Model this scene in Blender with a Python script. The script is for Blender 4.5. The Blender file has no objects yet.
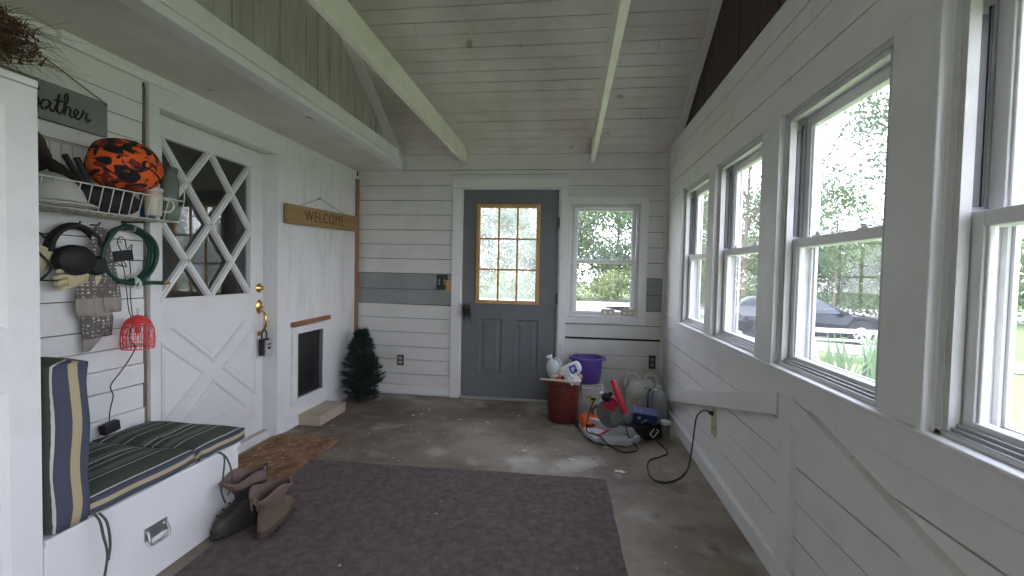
import bpy, bmesh, math, random
from math import sin, cos, pi, radians as rad
from mathutils import Vector as V, Matrix as M, Euler
random.seed(7)
SC = bpy.context.scene
COL = SC.collection
XL, XR, D = -2.164, 0.882, 4.384     # left wall, right wall, back wall planes
XP = -2.11                            # plane of the plywood panel beside the lattice door

# ------------------------------------------------------------------ helpers
class G:
    def __init__(s): s.v = []; s.f = []; s.mi = []; s.u = None
    def add(s, vs, fs, m=0):
        o = len(s.v); s.v += [V(p) for p in vs]
        for f in fs: s.f.append([o + i for i in f]); s.mi.append(m)
        return s
    def mark(s): return len(s.v)
    def xf(s, start, mat):
        for i in range(start, len(s.v)): s.v[i] = mat @ s.v[i]
        return s
    def box(s, x0, x1, y0, y1, z0, z1, m=0):
        return s.add([(x0,y0,z0),(x1,y0,z0),(x1,y1,z0),(x0,y1,z0),(x0,y0,z1),(x1,y0,z1),(x1,y1,z1),(x0,y1,z1)],
                     [(0,3,2,1),(4,5,6,7),(0,1,5,4),(1,2,6,5),(2,3,7,6),(3,0,4,7)], m)
    def prism(s, poly, ax, a, b, m=0):
        def P(p, t):
            if ax == 'x': return (t, p[0], p[1])
            if ax == 'y': return (p[0], t, p[1])
            return (p[0], p[1], t)
        n = len(poly)
        vs = [P(p, a) for p in poly] + [P(p, b) for p in poly]
        fs = [tuple(range(n)), tuple(range(2*n-1, n-1, -1))]
        for i in range(n): j = (i+1) % n; fs.append((i, i+n, j+n, j))
        return s.add(vs, fs, m)
    def tube(s, pts, r, n=8, m=0, closed=False, cap=True):
        pts = [V(p) for p in pts]; k = len(pts)
        rs = r if isinstance(r, (list, tuple)) else [r]*k
        t0 = (pts[1]-pts[0]).normalized()
        nn = t0.orthogonal().normalized(); vs = []
        for i in range(k):
            if closed: t = pts[(i+1) % k]-pts[i-1]
            else: t = pts[min(i+1, k-1)]-pts[max(i-1, 0)]
            t = t.normalized() if t.length > 1e-9 else t0
            nn = nn - t*nn.dot(t)
            nn = nn.normalized() if nn.length > 1e-6 else t.orthogonal().normalized()
            b = t.cross(nn)
            for j in range(n):
                a = 2*pi*j/n; vs.append(pts[i] + (nn*cos(a)+b*sin(a))*rs[i])
        fs = []
        for i in range(k if closed else k-1):
            p, q = i*n, ((i+1) % k)*n
            for j in range(n): jj = (j+1) % n; fs.append((p+j, p+jj, q+jj, q+j))
        if cap and not closed: fs += [tuple(range(n-1, -1, -1)), tuple((k-1)*n+j for j in range(n))]
        return s.add(vs, fs, m)
    def rings(s, rings, m=0, cap0=True, cap1=True):
        n = len(rings[0]); vs = [p for r in rings for p in r]; fs = []
        for i in range(len(rings)-1):
            for j in range(n): jj = (j+1) % n; fs.append((i*n+j, i*n+jj, (i+1)*n+jj, (i+1)*n+j))
        if cap0: fs.append(tuple(range(n-1, -1, -1)))
        if cap1: fs.append(tuple((len(rings)-1)*n+j for j in range(n)))
        return s.add(vs, fs, m)
    def lathe(s, prof, n=24, c=(0,0,0), m=0, cap0=False, cap1=False, sx=1, sy=1):
        return s.rings([[(c[0]+r*sx*cos(2*pi*j/n), c[1]+r*sy*sin(2*pi*j/n), c[2]+z) for j in range(n)] for r, z in prof], m, cap0, cap1)
    def ball(s, c, r, n=16, m=0, k=10):
        r = (r, r, r) if not isinstance(r, (list, tuple)) else r
        return s.rings([[(c[0]+r[0]*sin(t)*cos(2*pi*j/n), c[1]+r[1]*sin(t)*sin(2*pi*j/n), c[2]-r[2]*cos(t)) for j in range(n)]
                        for t in [0.02+(pi-0.04)*i/k for i in range(k+1)]], m)
    def build(s, name, mats, parent=None, smooth=None, bevel=0, sub=0, world=False, uv=None):
        me = bpy.data.meshes.new(name)
        me.from_pydata([tuple(p) for p in s.v], [], s.f)
        for mt in (mats if isinstance(mats, (list, tuple)) else [mats]): me.materials.append(mt)
        me.polygons.foreach_set('material_index', s.mi)
        if uv:
            l = me.uv_layers.new(name='UVMap')
            for lp in me.loops: l.data[lp.index].uv = uv(me.vertices[lp.vertex_index].co)
        bm = bmesh.new(); bm.from_mesh(me); bmesh.ops.recalc_face_normals(bm, faces=bm.faces); bm.to_mesh(me); bm.free()
        o = bpy.data.objects.new(name, me); COL.objects.link(o)
        if smooth:
            me.polygons.foreach_set('use_smooth', [True]*len(me.polygons))
            try: me.set_sharp_from_angle(angle=rad(smooth))
            except Exception: pass
        if bevel:
            b = o.modifiers.new('bevel', 'BEVEL'); b.width = bevel; b.segments = 2; b.limit_method = 'ANGLE'; b.angle_limit = rad(40)
        if sub:
            b = o.modifiers.new('sub', 'SUBSURF'); b.levels = sub; b.render_levels = sub
        if parent:
            o.parent = parent
            if world: o.matrix_parent_inverse = pmat(parent).inverted()
        return o

def pmat(o):
    m = M.Translation(o.location) @ o.rotation_euler.to_matrix().to_4x4()
    return pmat(o.parent) @ o.matrix_parent_inverse @ m if o.parent else m

def tag(o, label=None, cat=None, group=None, kind=None):
    if label: o['label'] = label
    if cat: o['category'] = cat
    if group: o['group'] = group
    if kind: o['kind'] = kind
    return o
def thing(name, label, cat, loc=(0,0,0), rz=0, group=None, rot=None):
    o = bpy.data.objects.new(name, None); COL.objects.link(o); o.empty_display_size = 0.05
    o.location = loc; o.rotation_euler = rot if rot else (0, 0, rz)
    return tag(o, label, cat, group)
def struct(o, label=None, cat=None): return tag(o, label, cat, None, 'structure')
def sroot(name, loc, label, cat):
    return tag(thing(name, label, cat, loc), kind='structure')

def cr(pts, k=6, closed=False):
    pts = [V(p) for p in pts]; n = len(pts); out = []
    for i in range(n if closed else n-1):
        if closed: a, b, c, d = pts[i-1], pts[i], pts[(i+1) % n], pts[(i+2) % n]
        else: a, b, c, d = pts[max(i-1, 0)], pts[i], pts[i+1], pts[min(i+2, n-1)]
        for j in range(k):
            t = j/k
            out.append(0.5*((2*b)+(c-a)*t+(2*a-5*b+4*c-d)*t*t+(3*b-a-3*c+d)*t**3))
    if not closed: out.append(pts[-1])
    return out

# ------------------------------------------------------------------ materials
def mat(name, c, rough=0.6, metal=0, c2=None, scale=8, detail=4, lo=0.4, hi=0.7, stretch=(1,1,1), bump=0, bscale=None,
        c3=None, s3=40, t3=0.62, spec=0.5, alpha=1, trans=0, sheen=0):
    m = bpy.data.materials.new(name); m.use_nodes = True; nt = m.node_tree; N = nt.nodes; L = nt.links
    b = N['Principled BSDF']; b.inputs['Roughness'].default_value = rough; b.inputs['Metallic'].default_value = metal
    b.inputs['Specular IOR Level'].default_value = spec
    b.inputs['Base Color'].default_value = (*c, 1)
    if alpha < 1: b.inputs['Alpha'].default_value = alpha
    if trans: b.inputs['Transmission Weight'].default_value = trans
    if sheen: b.inputs['Sheen Weight'].default_value = sheen
    tc = N.new('ShaderNodeTexCoord'); mp = N.new('ShaderNodeMapping'); mp.inputs['Scale'].default_value = stretch
    L.new(tc.outputs['Object'], mp.inputs['Vector'])
    out = None
    if c2:
        nz = N.new('ShaderNodeTexNoise'); nz.inputs['Scale'].default_value = scale; nz.inputs['Detail'].default_value = detail
        nz.inputs['Roughness'].default_value = 0.65
        L.new(mp.outputs['Vector'], nz.inputs['Vector'])
        r = N.new('ShaderNodeValToRGB'); r.color_ramp.elements[0].position = lo; r.color_ramp.elements[1].position = hi
        r.color_ramp.elements[0].color = (*c, 1); r.color_ramp.elements[1].color = (*c2, 1)
        L.new(nz.outputs['Fac'], r.inputs['Fac']); out = r.outputs['Color']
    if c3:
        n3 = N.new('ShaderNodeTexNoise'); n3.inputs['Scale'].default_value = s3; n3.inputs['Detail'].default_value = 3
        L.new(mp.outputs['Vector'], n3.inputs['Vector'])
        r3 = N.new('ShaderNodeValToRGB'); r3.color_ramp.elements[0].position = t3; r3.color_ramp.elements[1].position = min(1, t3+0.06)
        r3.color_ramp.elements[0].color = (0,0,0,1); r3.color_ramp.elements[1].color = (1,1,1,1)
        L.new(n3.outputs['Fac'], r3.inputs['Fac'])
        mx = N.new('ShaderNodeMixRGB'); mx.inputs['Color2'].default_value = (*c3, 1)
        if out: L.new(out, mx.inputs['Color1'])
        else: mx.inputs['Color1'].default_value = (*c, 1)
        L.new(r3.outputs['Color'], mx.inputs['Fac']); out = mx.outputs['Color']
    if out: L.new(out, b.inputs['Base Color'])
    if bump:
        nb = N.new('ShaderNodeTexNoise'); nb.inputs['Scale'].default_value = bscale or 60; nb.inputs['Detail'].default_value = 5
        L.new(mp.outputs['Vector'], nb.inputs['Vector'])
        bp = N.new('ShaderNodeBump'); bp.inputs['Strength'].default_value = bump; bp.inputs['Distance'].default_value = 0.01
        L.new(nb.outputs['Fac'], bp.inputs['Height']); L.new(bp.outputs['Normal'], b.inputs['Normal'])
    return m

def glass(name, tint=(1,1,1), haze=0.05, refl=1.0):
    m = bpy.data.materials.new(name); m.use_nodes = True; nt = m.node_tree; N = nt.nodes; L = nt.links
    for n in list(N): N.remove(n)
    o = N.new('ShaderNodeOutputMaterial'); t = N.new('ShaderNodeBsdfTransparent'); t.inputs[0].default_value = (*tint, 1)
    g = N.new('ShaderNodeBsdfGlossy'); g.inputs['Roughness'].default_value = 0.02
    d = N.new('ShaderNodeBsdfTranslucent'); d.inputs[0].default_value = (0.9,0.93,0.95,1)
    d2 = N.new('ShaderNodeBsdfDiffuse'); d2.inputs[0].default_value = (0.8,0.85,0.85,1)
    dd = N.new('ShaderNodeMixShader'); dd.inputs[0].default_value = 0.35
    L.new(d.outputs[0], dd.inputs[1]); L.new(d2.outputs[0], dd.inputs[2])
    tc = N.new('ShaderNodeTexCoord'); nz = N.new('ShaderNodeTexNoise'); nz.inputs['Scale'].default_value = 7; nz.inputs['Detail'].default_value = 4
    L.new(tc.outputs['Object'], nz.inputs['Vector'])
    mr = N.new('ShaderNodeMapRange'); mr.inputs[1].default_value = 0.3; mr.inputs[2].default_value = 0.75
    mr.inputs[3].default_value = haze*0.5; mr.inputs[4].default_value = haze*1.6
    L.new(nz.outputs['Fac'], mr.inputs[0])
    a = N.new('ShaderNodeMixShader'); L.new(mr.outputs[0], a.inputs[0]); L.new(t.outputs[0], a.inputs[1]); L.new(dd.outputs[0], a.inputs[2])
    fr = N.new('ShaderNodeFresnel'); fr.inputs['IOR'].default_value = 1.5
    mu = N.new('ShaderNodeMath'); mu.operation = 'MULTIPLY'; mu.inputs[1].default_value = refl
    L.new(fr.outputs[0], mu.inputs[0])
    ge = N.new('ShaderNodeNewGeometry'); sb = N.new('ShaderNodeMath'); sb.operation = 'SUBTRACT'; sb.inputs[0].default_value = 1; L.new(ge.outputs['Backfacing'], sb.inputs[1])
    m2 = N.new('ShaderNodeMath'); m2.operation = 'MULTIPLY'; L.new(mu.outputs[0], m2.inputs[0]); L.new(sb.outputs[0], m2.inputs[1]); mu = m2
    x = N.new('ShaderNodeMixShader'); L.new(mu.outputs[0], x.inputs[0]); L.new(a.outputs[0], x.inputs[1]); L.new(g.outputs[0], x.inputs[2])
    L.new(x.outputs[0], o.inputs[0]); return m

def stripes(name, stops, period=None):
    """cloth stripes across UV.x (metres)"""
    m = bpy.data.materials.new(name); m.use_nodes = True; nt = m.node_tree; N = nt.nodes; L = nt.links
    b = N['Principled BSDF']; b.inputs['Roughness'].default_value = 0.9; b.inputs['Specular IOR Level'].default_value = 0.15
    uv = N.new('ShaderNodeUVMap'); uv.uv_map = 'UVMap'; sp = N.new('ShaderNodeSeparateXYZ'); L.new(uv.outputs[0], sp.inputs[0])
    mr = N.new('ShaderNodeMath'); mr.operation = 'DIVIDE'; mr.inputs[1].default_value = period; L.new(sp.outputs[0], mr.inputs[0])
    fc = N.new('ShaderNodeMath'); fc.operation = 'FRACT'; L.new(mr.outputs[0], fc.inputs[0])
    r = N.new('ShaderNodeValToRGB'); r.color_ramp.interpolation = 'CONSTANT'; e = r.color_ramp.elements
    e[0].position = 0; e[0].color = (*stops[0][1], 1); e[1].position = stops[1][0]/period; e[1].color = (*stops[1][1], 1)
    for p, c in stops[2:]:
        q = e.new(p/period); q.color = (*c, 1)
    L.new(fc.outputs[0], r.inputs[0])
    nz = N.new('ShaderNodeTexNoise'); nz.inputs['Scale'].default_value = 400
    mx = N.new('ShaderNodeMixRGB'); mx.blend_type = 'MULTIPLY'; mx.inputs[0].default_value = 0.15
    L.new(r.outputs[0], mx.inputs[1]); L.new(nz.outputs['Fac'], mx.inputs[2]); L.new(mx.outputs[0], b.inputs['Base Color'])
    return m

W = (0.80,0.80,0.79)
MT = dict(
 wall=mat('white_board_paint', (0.80,0.80,0.79), 0.5, c2=(0.66,0.65,0.62), scale=3, lo=0.5, hi=0.85, c3=(0.45,0.42,0.38), s3=14, t3=0.74),
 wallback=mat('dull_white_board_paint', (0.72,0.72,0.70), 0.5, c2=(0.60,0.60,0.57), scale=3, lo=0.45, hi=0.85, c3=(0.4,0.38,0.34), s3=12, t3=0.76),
 trim=mat('white_trim_paint', (0.80,0.80,0.80), 0.4, c2=(0.70,0.69,0.67), scale=5, lo=0.5, hi=0.85, c3=(0.4,0.36,0.3), s3=18, t3=0.76),
 ceil=mat('stained_ceiling_paint', (0.78,0.74,0.69), 0.55, c2=(0.56,0.52,0.47), scale=1.6, detail=6, lo=0.40, hi=0.74, c3=(0.36,0.32,0.27), s3=8, t3=0.69),
 beam=mat('cream_beam_paint',(0.88,0.86,0.76),0.45,c2=(0.74,0.72,0.58),scale=4,lo=0.45,hi=0.8),
 panel=mat('streaky_panel_paint', (0.80,0.80,0.80), 0.5, c2=(0.56,0.57,0.58), scale=5, detail=5, lo=0.48, hi=0.85, stretch=(1,2.2,0.35)),
 gable=mat('weathered_gable_paint', (0.60,0.59,0.54), 0.6, c2=(0.40,0.38,0.33), scale=6, detail=6, lo=0.4, hi=0.75, stretch=(1,2.5,0.35)),
 brown=mat('dark_brown_bare_boards', (0.055,0.035,0.028), 0.7, c2=(0.12,0.06,0.045), scale=7, detail=6, lo=0.45, hi=0.8, stretch=(1,3,0.3)),
 dark=mat('dark_gap_wood', (0.03,0.026,0.022), 0.9),
 out=mat('outside_white_siding', (0.8,0.8,0.8), 0.6),
 jamb=mat('dimmed_jamb_paint',(0.62,0.62,0.61),0.5,c2=(0.48,0.47,0.45),scale=8,lo=.45,hi=.8),  # white trim paint coloured darker to tone down sky light on the jambs
 liner=mat('dusty_jamb_paint',(0.50,0.50,0.52),0.5,c2=(0.36,0.36,0.37),scale=9),
 grayb=mat('grey_board_paint', (0.285,0.305,0.30), 0.5, c2=(0.24,0.255,0.25), scale=4),
 door=mat('slate_grey_door_paint', (0.165,0.175,0.19), 0.42, c2=(0.135,0.143,0.155), scale=3, lo=0.45, hi=0.75),
 pine=mat('honey_pine', (0.62,0.38,0.14), 0.45, c2=(0.50,0.28,0.09), scale=10, stretch=(1,1,1)),
 stud=mat('raw_brown_wood', (0.36,0.20,0.11), 0.65, c2=(0.25,0.13,0.07), scale=8, stretch=(3,3,0.4), c3=(0.08,0.04,0.02), s3=9, t3=0.7),
 signw=mat('routed_sign_wood', (0.36,0.23,0.10), 0.55, c2=(0.27,0.165,0.07), scale=6, stretch=(1,0.4,4)),
 signg=mat('grey_sign_wood', (0.22,0.22,0.225), 0.6, c2=(0.19,0.19,0.195), scale=6),
 black=mat('black_matte', (0.012,0.012,0.014), 0.6),
 blackc=mat('black_cloth', (0.014,0.014,0.017), 0.9, c2=(0.03,0.03,0.035), scale=12),
 ink=mat('black_ink', (0.01,0.01,0.01), 0.7),
 brownc=mat('dark_brown_cloth', (0.035,0.026,0.02), 0.9, c2=(0.06,0.045,0.035), scale=9),
 rope=mat('jute_rope', (0.20,0.15,0.09), 0.9),
 wire=mat('white_coated_wire', (0.62,0.61,0.56), 0.4),
 steel=mat('dull_steel', (0.55,0.56,0.57), 0.35, 0.9),
 alum=mat('weathered_aluminium', (0.5,0.5,0.51), 0.45, 0.6),
 track=mat('dark_sash_track', (0.10,0.10,0.105), 0.5, 0.5),
 brass=mat('polished_brass', (0.75,0.50,0.16), 0.22, 1.0, c2=(0.55,0.36,0.11), scale=20),
 lockg=mat('grey_lockbox_face', (0.50,0.51,0.53), 0.4, 0.3),
 hose=mat('green_rubber_hose', (0.008,0.055,0.036), 0.45),
 tie=mat('pale_green_tie', (0.55,0.68,0.62), 0.6),
 red=mat('red_mesh_wire', (0.75,0.06,0.06), 0.4),
 redp=mat('red_plastic', (0.62,0.02,0.045), 0.35),
 bucket=mat('rust_red_plastic', (0.135,0.022,0.016), 0.45, c2=(0.10,0.018,0.014), scale=5, c3=(0.06,0.02,0.015), s3=5, t3=0.68),
 purple=mat('purple_plastic', (0.13,0.075,0.34), 0.35),
 jug=mat('cloudy_white_plastic', (0.62,0.66,0.68), 0.35, c2=(0.5,0.54,0.56), scale=6),
 clear=mat('clear_cloudy_plastic', (0.72,0.78,0.78), 0.25, alpha=0.55),
 greyj=mat('frosted_grey_plastic', (0.38,0.41,0.43), 0.35, c2=(0.32,0.35,0.37), scale=5),
 offw=mat('offwhite_plastic', (0.74,0.74,0.71), 0.45, c2=(0.58,0.58,0.55), scale=6, c3=(0.18,0.15,0.12), s3=13, t3=0.64),
 whitep=mat('white_plastic', (0.78,0.79,0.82), 0.35),
 bluel=mat('blue_label', (0.03,0.06,0.32), 0.4),
 bluec=mat('navy_carton_print', (0.018,0.03,0.13), 0.5, c2=(0.03,0.05,0.2), scale=10, c3=(0.45,0.5,0.6), s3=22, t3=0.66),
 bluep=mat('blue_plastic', (0.03,0.12,0.33), 0.35),
 yellow=mat('yellow_label', (0.75,0.70,0.05), 0.5),
 orange=mat('orange_plastic', (0.78,0.14,0.02), 0.4, c2=(0.62,0.10,0.02), scale=8),
 alumc=mat('cast_aluminium', (0.62,0.63,0.65), 0.38, 0.45, c2=(0.45,0.46,0.48), scale=9),
 guard=mat('smoky_guard_plastic', (0.10,0.115,0.11), 0.3, c2=(0.17,0.19,0.18), scale=8),
 stick=mat('bare_light_wood', (0.68,0.56,0.38), 0.6),
 bag=mat('crumpled_white_bag', (0.74,0.74,0.75), 0.5),
 bagb=mat('tan_paper', (0.55,0.40,0.26), 0.7),
 cap=mat('grey_white_shell', (0.50,0.50,0.47), 0.45, c2=(0.42,0.42,0.38), scale=7),
 mug=mat('cream_ceramic', (0.62,0.57,0.46), 0.3), lid=mat('pink_grey_lid', (0.55,0.36,0.31), 0.4), lidw=mat('white_lid', (0.62,0.6,0.55), 0.4),
 jarg=mat('green_tinted_glass', (0.16,0.22,0.18), 0.12, alpha=0.75),
 glove=mat('cream_leather', (0.66,0.58,0.36), 0.7, c2=(0.50,0.42,0.25), scale=12),
 camo=None, towel=None,
 grassdry=mat('dry_reed', (0.13,0.085,0.045), 0.8, c2=(0.24,0.18,0.09), scale=15),
 plum=mat('dark_dried_flower', (0.07,0.025,0.022), 0.9, c2=(0.12,0.05,0.04), scale=20),
 fir=mat('dark_fir_needles', (0.012,0.032,0.026), 0.7, c2=(0.025,0.055,0.045), scale=14),
 bark=mat('brown_bark', (0.10,0.07,0.05), 0.9, c2=(0.16,0.12,0.09), scale=10),
 coir=mat('brown_coir', (0.34,0.20,0.115), 0.95, c2=(0.18,0.095,0.055), scale=9, detail=9, lo=0.40, hi=0.62, bump=0.8, bscale=180, spec=0.1, c3=(0.42,0.30,0.22), s3=30, t3=0.6),
 rug=mat('dark_brown_carpet_pile', (0.105,0.080,0.080), 0.95, c2=(0.195,0.156,0.152), scale=24, detail=10, lo=0.32, hi=0.72, bump=0.7, bscale=220, c3=(0.33,0.28,0.26), s3=160, t3=0.68, spec=0.1),
 stepm=mat('tan_painted_wood', (0.50,0.42,0.32), 0.6, c2=(0.42,0.35,0.26), scale=5),
 bootd=mat('dark_leather', (0.030,0.026,0.023), 0.5, c2=(0.055,0.045,0.038), scale=9, bump=0.2, bscale=60),
 boott=mat('tan_suede', (0.155,0.11,0.078), 0.8, c2=(0.11,0.075,0.048), scale=10, bump=0.2, bscale=80),
 bootl=mat('mauve_lining', (0.17,0.115,0.10), 0.9), sole=mat('black_rubber_sole', (0.02,0.019,0.018), 0.7), solet=mat('tan_rubber_sole', (0.06,0.045,0.03), 0.7),
 strap=mat('green_tie_cloth', (0.07,0.085,0.075), 0.9),
 outlet=mat('ivory_outlet', (0.58,0.50,0.33), 0.4), outletd=mat('dark_outlet', (0.03,0.03,0.03), 0.4), ivory2=mat('beige_cover', (0.50,0.42,0.27), 0.5),
 flap=mat('smoky_pet_flap', (0.018,0.018,0.02), 0.25),
 brick=mat('brown_ledge_wood', (0.34,0.16,0.085), 0.7, c2=(0.24,0.11,0.06), scale=9, stretch=(1,0.5,3)),
 carp=mat('black_blue_car_paint', (0.008,0.012,0.022), 0.12, 0.3), carg=mat('car_glass', (0.03,0.045,0.06), 0.05), tyre=mat('tyre_rubber', (0.02,0.02,0.02), 0.8), rim=mat('alloy_rim', (0.75,0.75,0.76), 0.3, 0.6),
 lamp=mat('headlamp', (0.6,0.6,0.6), 0.1),
 grass=mat('lawn_grass', (0.14,0.20,0.05), 0.9, c2=(0.20,0.26,0.085), scale=1.2, detail=8, lo=0.35, hi=0.7),
 gravel=mat('pale_gravel', (0.50,0.48,0.44), 0.9, c2=(0.42,0.40,0.36), scale=4, detail=8),
 conc=None,
)
def leafmat(name, c, c2, tr=0.35):
    m = mat(name, c, 0.6, c2=c2, scale=0.9, detail=3, lo=0.35, hi=0.65, spec=0.2); nt = m.node_tree; N = nt.nodes; L = nt.links
    b = N['Principled BSDF']; o = [n for n in N if n.type == 'OUTPUT_MATERIAL'][0]
    t = N.new('ShaderNodeBsdfTranslucent'); x = N.new('ShaderNodeMixShader'); x.inputs[0].default_value = tr
    src = b.inputs['Base Color'].links[0].from_socket; L.new(src, t.inputs[0])
    L.new(b.outputs[0], x.inputs[1]); L.new(t.outputs[0], x.inputs[2]); L.new(x.outputs[0], o.inputs[0]); return m
MT['leafa'] = leafmat('mid_green_leaves', (0.085,0.145,0.05), (0.13,0.20,0.075))
MT['leafy'] = leafmat('yellow_green_leaves', (0.22,0.28,0.08), (0.30,0.35,0.13))
MT['leafb'] = leafmat('pale_green_leaves', (0.14,0.20,0.075), (0.20,0.26,0.11))
MT['leafc'] = leafmat('blue_green_leaves', (0.08,0.125,0.065), (0.115,0.165,0.08))
MT['iris'] = leafmat('iris_blades', (0.13,0.21,0.10), (0.2,0.28,0.15))
MT['glass'] = glass('window_glass', haze=0.032)
MT['glassd'] = glass('grimy_door_glass', haze=0.20)
MT['glassk'] = glass('house_door_glass', (0.85,0.9,0.88), haze=0.012, refl=2.6)

def concrete():
    m = mat('stained_concrete', (0.285,0.245,0.19), 0.6, c2=(0.125,0.095,0.068), scale=1.0, detail=10, lo=0.40, hi=0.60, bump=0.12, bscale=25, spec=0.4)
    nt = m.node_tree; N = nt.nodes; L = nt.links; b = N['Principled BSDF']; src = b.inputs['Base Color'].links[0].from_socket
    tc = [n for n in N if n.type == 'TEX_COORD'][0]
    def lay(col, scale, thr, wid, prev, det=4, off=(0,0,0)):
        mp = N.new('ShaderNodeMapping'); mp.inputs['Location'].default_value = off; L.new(tc.outputs['Object'], mp.inputs['Vector'])
        nz = N.new('ShaderNodeTexNoise'); nz.inputs['Scale'].default_value = scale; nz.inputs['Detail'].default_value = det; L.new(mp.outputs['Vector'], nz.inputs['Vector'])
        r = N.new('ShaderNodeValToRGB'); r.color_ramp.elements[0].position = thr; r.color_ramp.elements[1].position = thr+wid
        L.new(nz.outputs['Fac'], r.inputs[0]); mx = N.new('ShaderNodeMixRGB'); mx.inputs['Color2'].default_value = (*col, 1)
        L.new(r.outputs[0], mx.inputs['Fac']); L.new(prev, mx.inputs['Color1']); return mx.outputs['Color']
    src = lay((0.44,0.41,0.37), 2.3, 0.56, 0.16, src, 7, (3.1,1.2,0))
    src = lay((0.12,0.098,0.075), 4.5, 0.61, 0.12, src, 6, (7,4,0))
    src = lay((0.72,0.69,0.66), 9, 0.69, 0.03, src, 5, (1.7,9,0))
    src = lay((0.62,0.61,0.58), 38, 0.73, 0.02, src, 2, (5,2,0))
    L.new(src, b.inputs['Base Color']); return m
MT['conc'] = concrete()

def camo():
    m = mat('orange_camouflage_cloth', (0.85,0.13,0.02), 0.85); nt = m.node_tree; N = nt.nodes; L = nt.links; b = N['Principled BSDF']
    tc = [n for n in N if n.type == 'TEX_COORD'][0]
    def lay(col, scale, thr, prev, off):
        mp = N.new('ShaderNodeMapping'); mp.inputs['Location'].default_value = off; mp.inputs['Scale'].default_value = (1,1,1.6); L.new(tc.outputs['Object'], mp.inputs['Vector'])
        nz = N.new('ShaderNodeTexNoise'); nz.inputs['Scale'].default_value = scale; nz.inputs['Detail'].default_value = 0.6; nz.inputs['Distortion'].default_value = 1.4; L.new(mp.outputs['Vector'], nz.inputs['Vector'])
        r = N.new('ShaderNodeValToRGB'); r.color_ramp.elements[0].position = thr; r.color_ramp.elements[1].position = thr+0.02
        L.new(nz.outputs['Fac'], r.inputs[0]); mx = N.new('ShaderNodeMixRGB'); mx.inputs['Color2'].default_value = (*col, 1)
        L.new(r.outputs[0], mx.inputs['Fac'])
        if prev: L.new(prev, mx.inputs['Color1'])
        else: mx.inputs['Color1'].default_value = (0.85,0.13,0.02,1)
        return mx.outputs['Color']
    s = lay((0.20,0.025,0.02), 15, 0.50, None, (0,0,0)); s = lay((0.012,0.01,0.012), 13, 0.545, s, (4,7,2))
    L.new(s, b.inputs['Base Color']); return m
MT['camo'] = camo()

def towelm():
    m = mat('dotted_towel_terry', (0.20,0.18,0.155), 0.95); nt = m.node_tree; N = nt.nodes; L = nt.links; b = N['Principled BSDF']
    uv = N.new('ShaderNodeUVMap'); uv.uv_map = 'UVMap'
    vo = N.new('ShaderNodeTexVoronoi'); vo.inputs['Scale'].default_value = 62; vo.inputs['Randomness'].default_value = 0.35; L.new(uv.outputs[0], vo.inputs['Vector'])
    lt = N.new('ShaderNodeMath'); lt.operation = 'LESS_THAN'; lt.inputs[1].default_value = 0.26; L.new(vo.outputs['Distance'], lt.inputs[0])
    sp = N.new('ShaderNodeSeparateXYZ'); L.new(uv.outputs[0], sp.inputs[0])
    g = N.new('ShaderNodeMath'); g.operation = 'GREATER_THAN'; g.inputs[1].default_value = 0.205; L.new(sp.outputs[1], g.inputs[0]); g0 = g
    g1 = N.new('ShaderNodeMath'); g1.operation = 'COMPARE'; g1.inputs[1].default_value = 0.07; g1.inputs[2].default_value = 0.05; L.new(sp.outputs[1], g1.inputs[0])
    g = N.new('ShaderNodeMath'); g.operation = 'MAXIMUM'; L.new(g0.outputs[0], g.inputs[0]); L.new(g1.outputs[0], g.inputs[1])
    mu = N.new('ShaderNodeMath'); mu.operation = 'MULTIPLY'; L.new(lt.outputs[0], mu.inputs[0]); L.new(g.outputs[0], mu.inputs[1])
    mx0 = N.new('ShaderNodeMixRGB'); mx0.inputs[1].default_value = (0.34,0.31,0.27,1); mx0.inputs[2].default_value = (0.15,0.135,0.12,1); L.new(g.outputs[0], mx0.inputs[0])
    mx = N.new('ShaderNodeMixRGB'); mx.inputs[2].default_value = (0.62,0.60,0.56,1); L.new(mx0.outputs[0], mx.inputs[1])
    L.new(mu.outputs[0], mx.inputs[0]); L.new(mx.outputs[0], b.inputs['Base Color']); return m
MT['towel'] = towelm()
GR=(0.078,0.098,0.082); GR2=(0.15,0.17,0.155); CR=(0.66,0.66,0.60); NV=(0.080,0.086,0.120); TN=(0.46,0.39,0.24)
MT['cush'] = stripes('striped_cushion_cloth', [(0,CR),(0.003,NV),(0.020,TN),(0.034,NV),(0.056,CR),(0.064,GR),(0.16,CR),(0.167,GR),(0.185,GR2),(0.225,GR),(0.26,CR),(0.266,GR),(0.30,CR),(0.306,GR2),(0.34,GR),(0.41,CR),(0.416,GR),(0.45,GR2),(0.49,GR),(0.53,CR),(0.537,NV)], 0.62)

# ------------------------------------------------------------------ board walls
def subtract(a0, a1, cuts):
    segs = [(a0, a1)]
    for c0, c1 in cuts:
        out = []
        for s0, s1 in segs:
            if c1 <= s0 or c0 >= s1: out.append((s0, s1)); continue
            if c0 > s0: out.append((s0, c0))
            if c1 < s1: out.append((c1, s1))
        segs = out
    return segs
def rows(zs, a0, a1, holes, gap=0.0055):
    """(a0,a1,z0,z1) rectangles of boards between the z lines, cut round the holes (a0,a1,z0,z1)"""
    out = []
    for i in range(len(zs)-1):
        lo, hi = zs[i], zs[i+1]
        cuts = sorted({lo, hi, *[z for h in holes for z in h[2:] if lo < z < hi]})
        for z0, z1 in zip(cuts[:-1], cuts[1:]):
            g0 = gap/2 if z0 == lo else 0; g1 = gap/2 if z1 == hi else 0
            hs = [(h[0], h[1]) for h in holes if h[2] < z1-1e-6 and h[3] > z0+1e-6]
            for s in subtract(a0, a1, hs): out.append((s[0], s[1], z0+g0, z1-g1, i))
    return out
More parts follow.
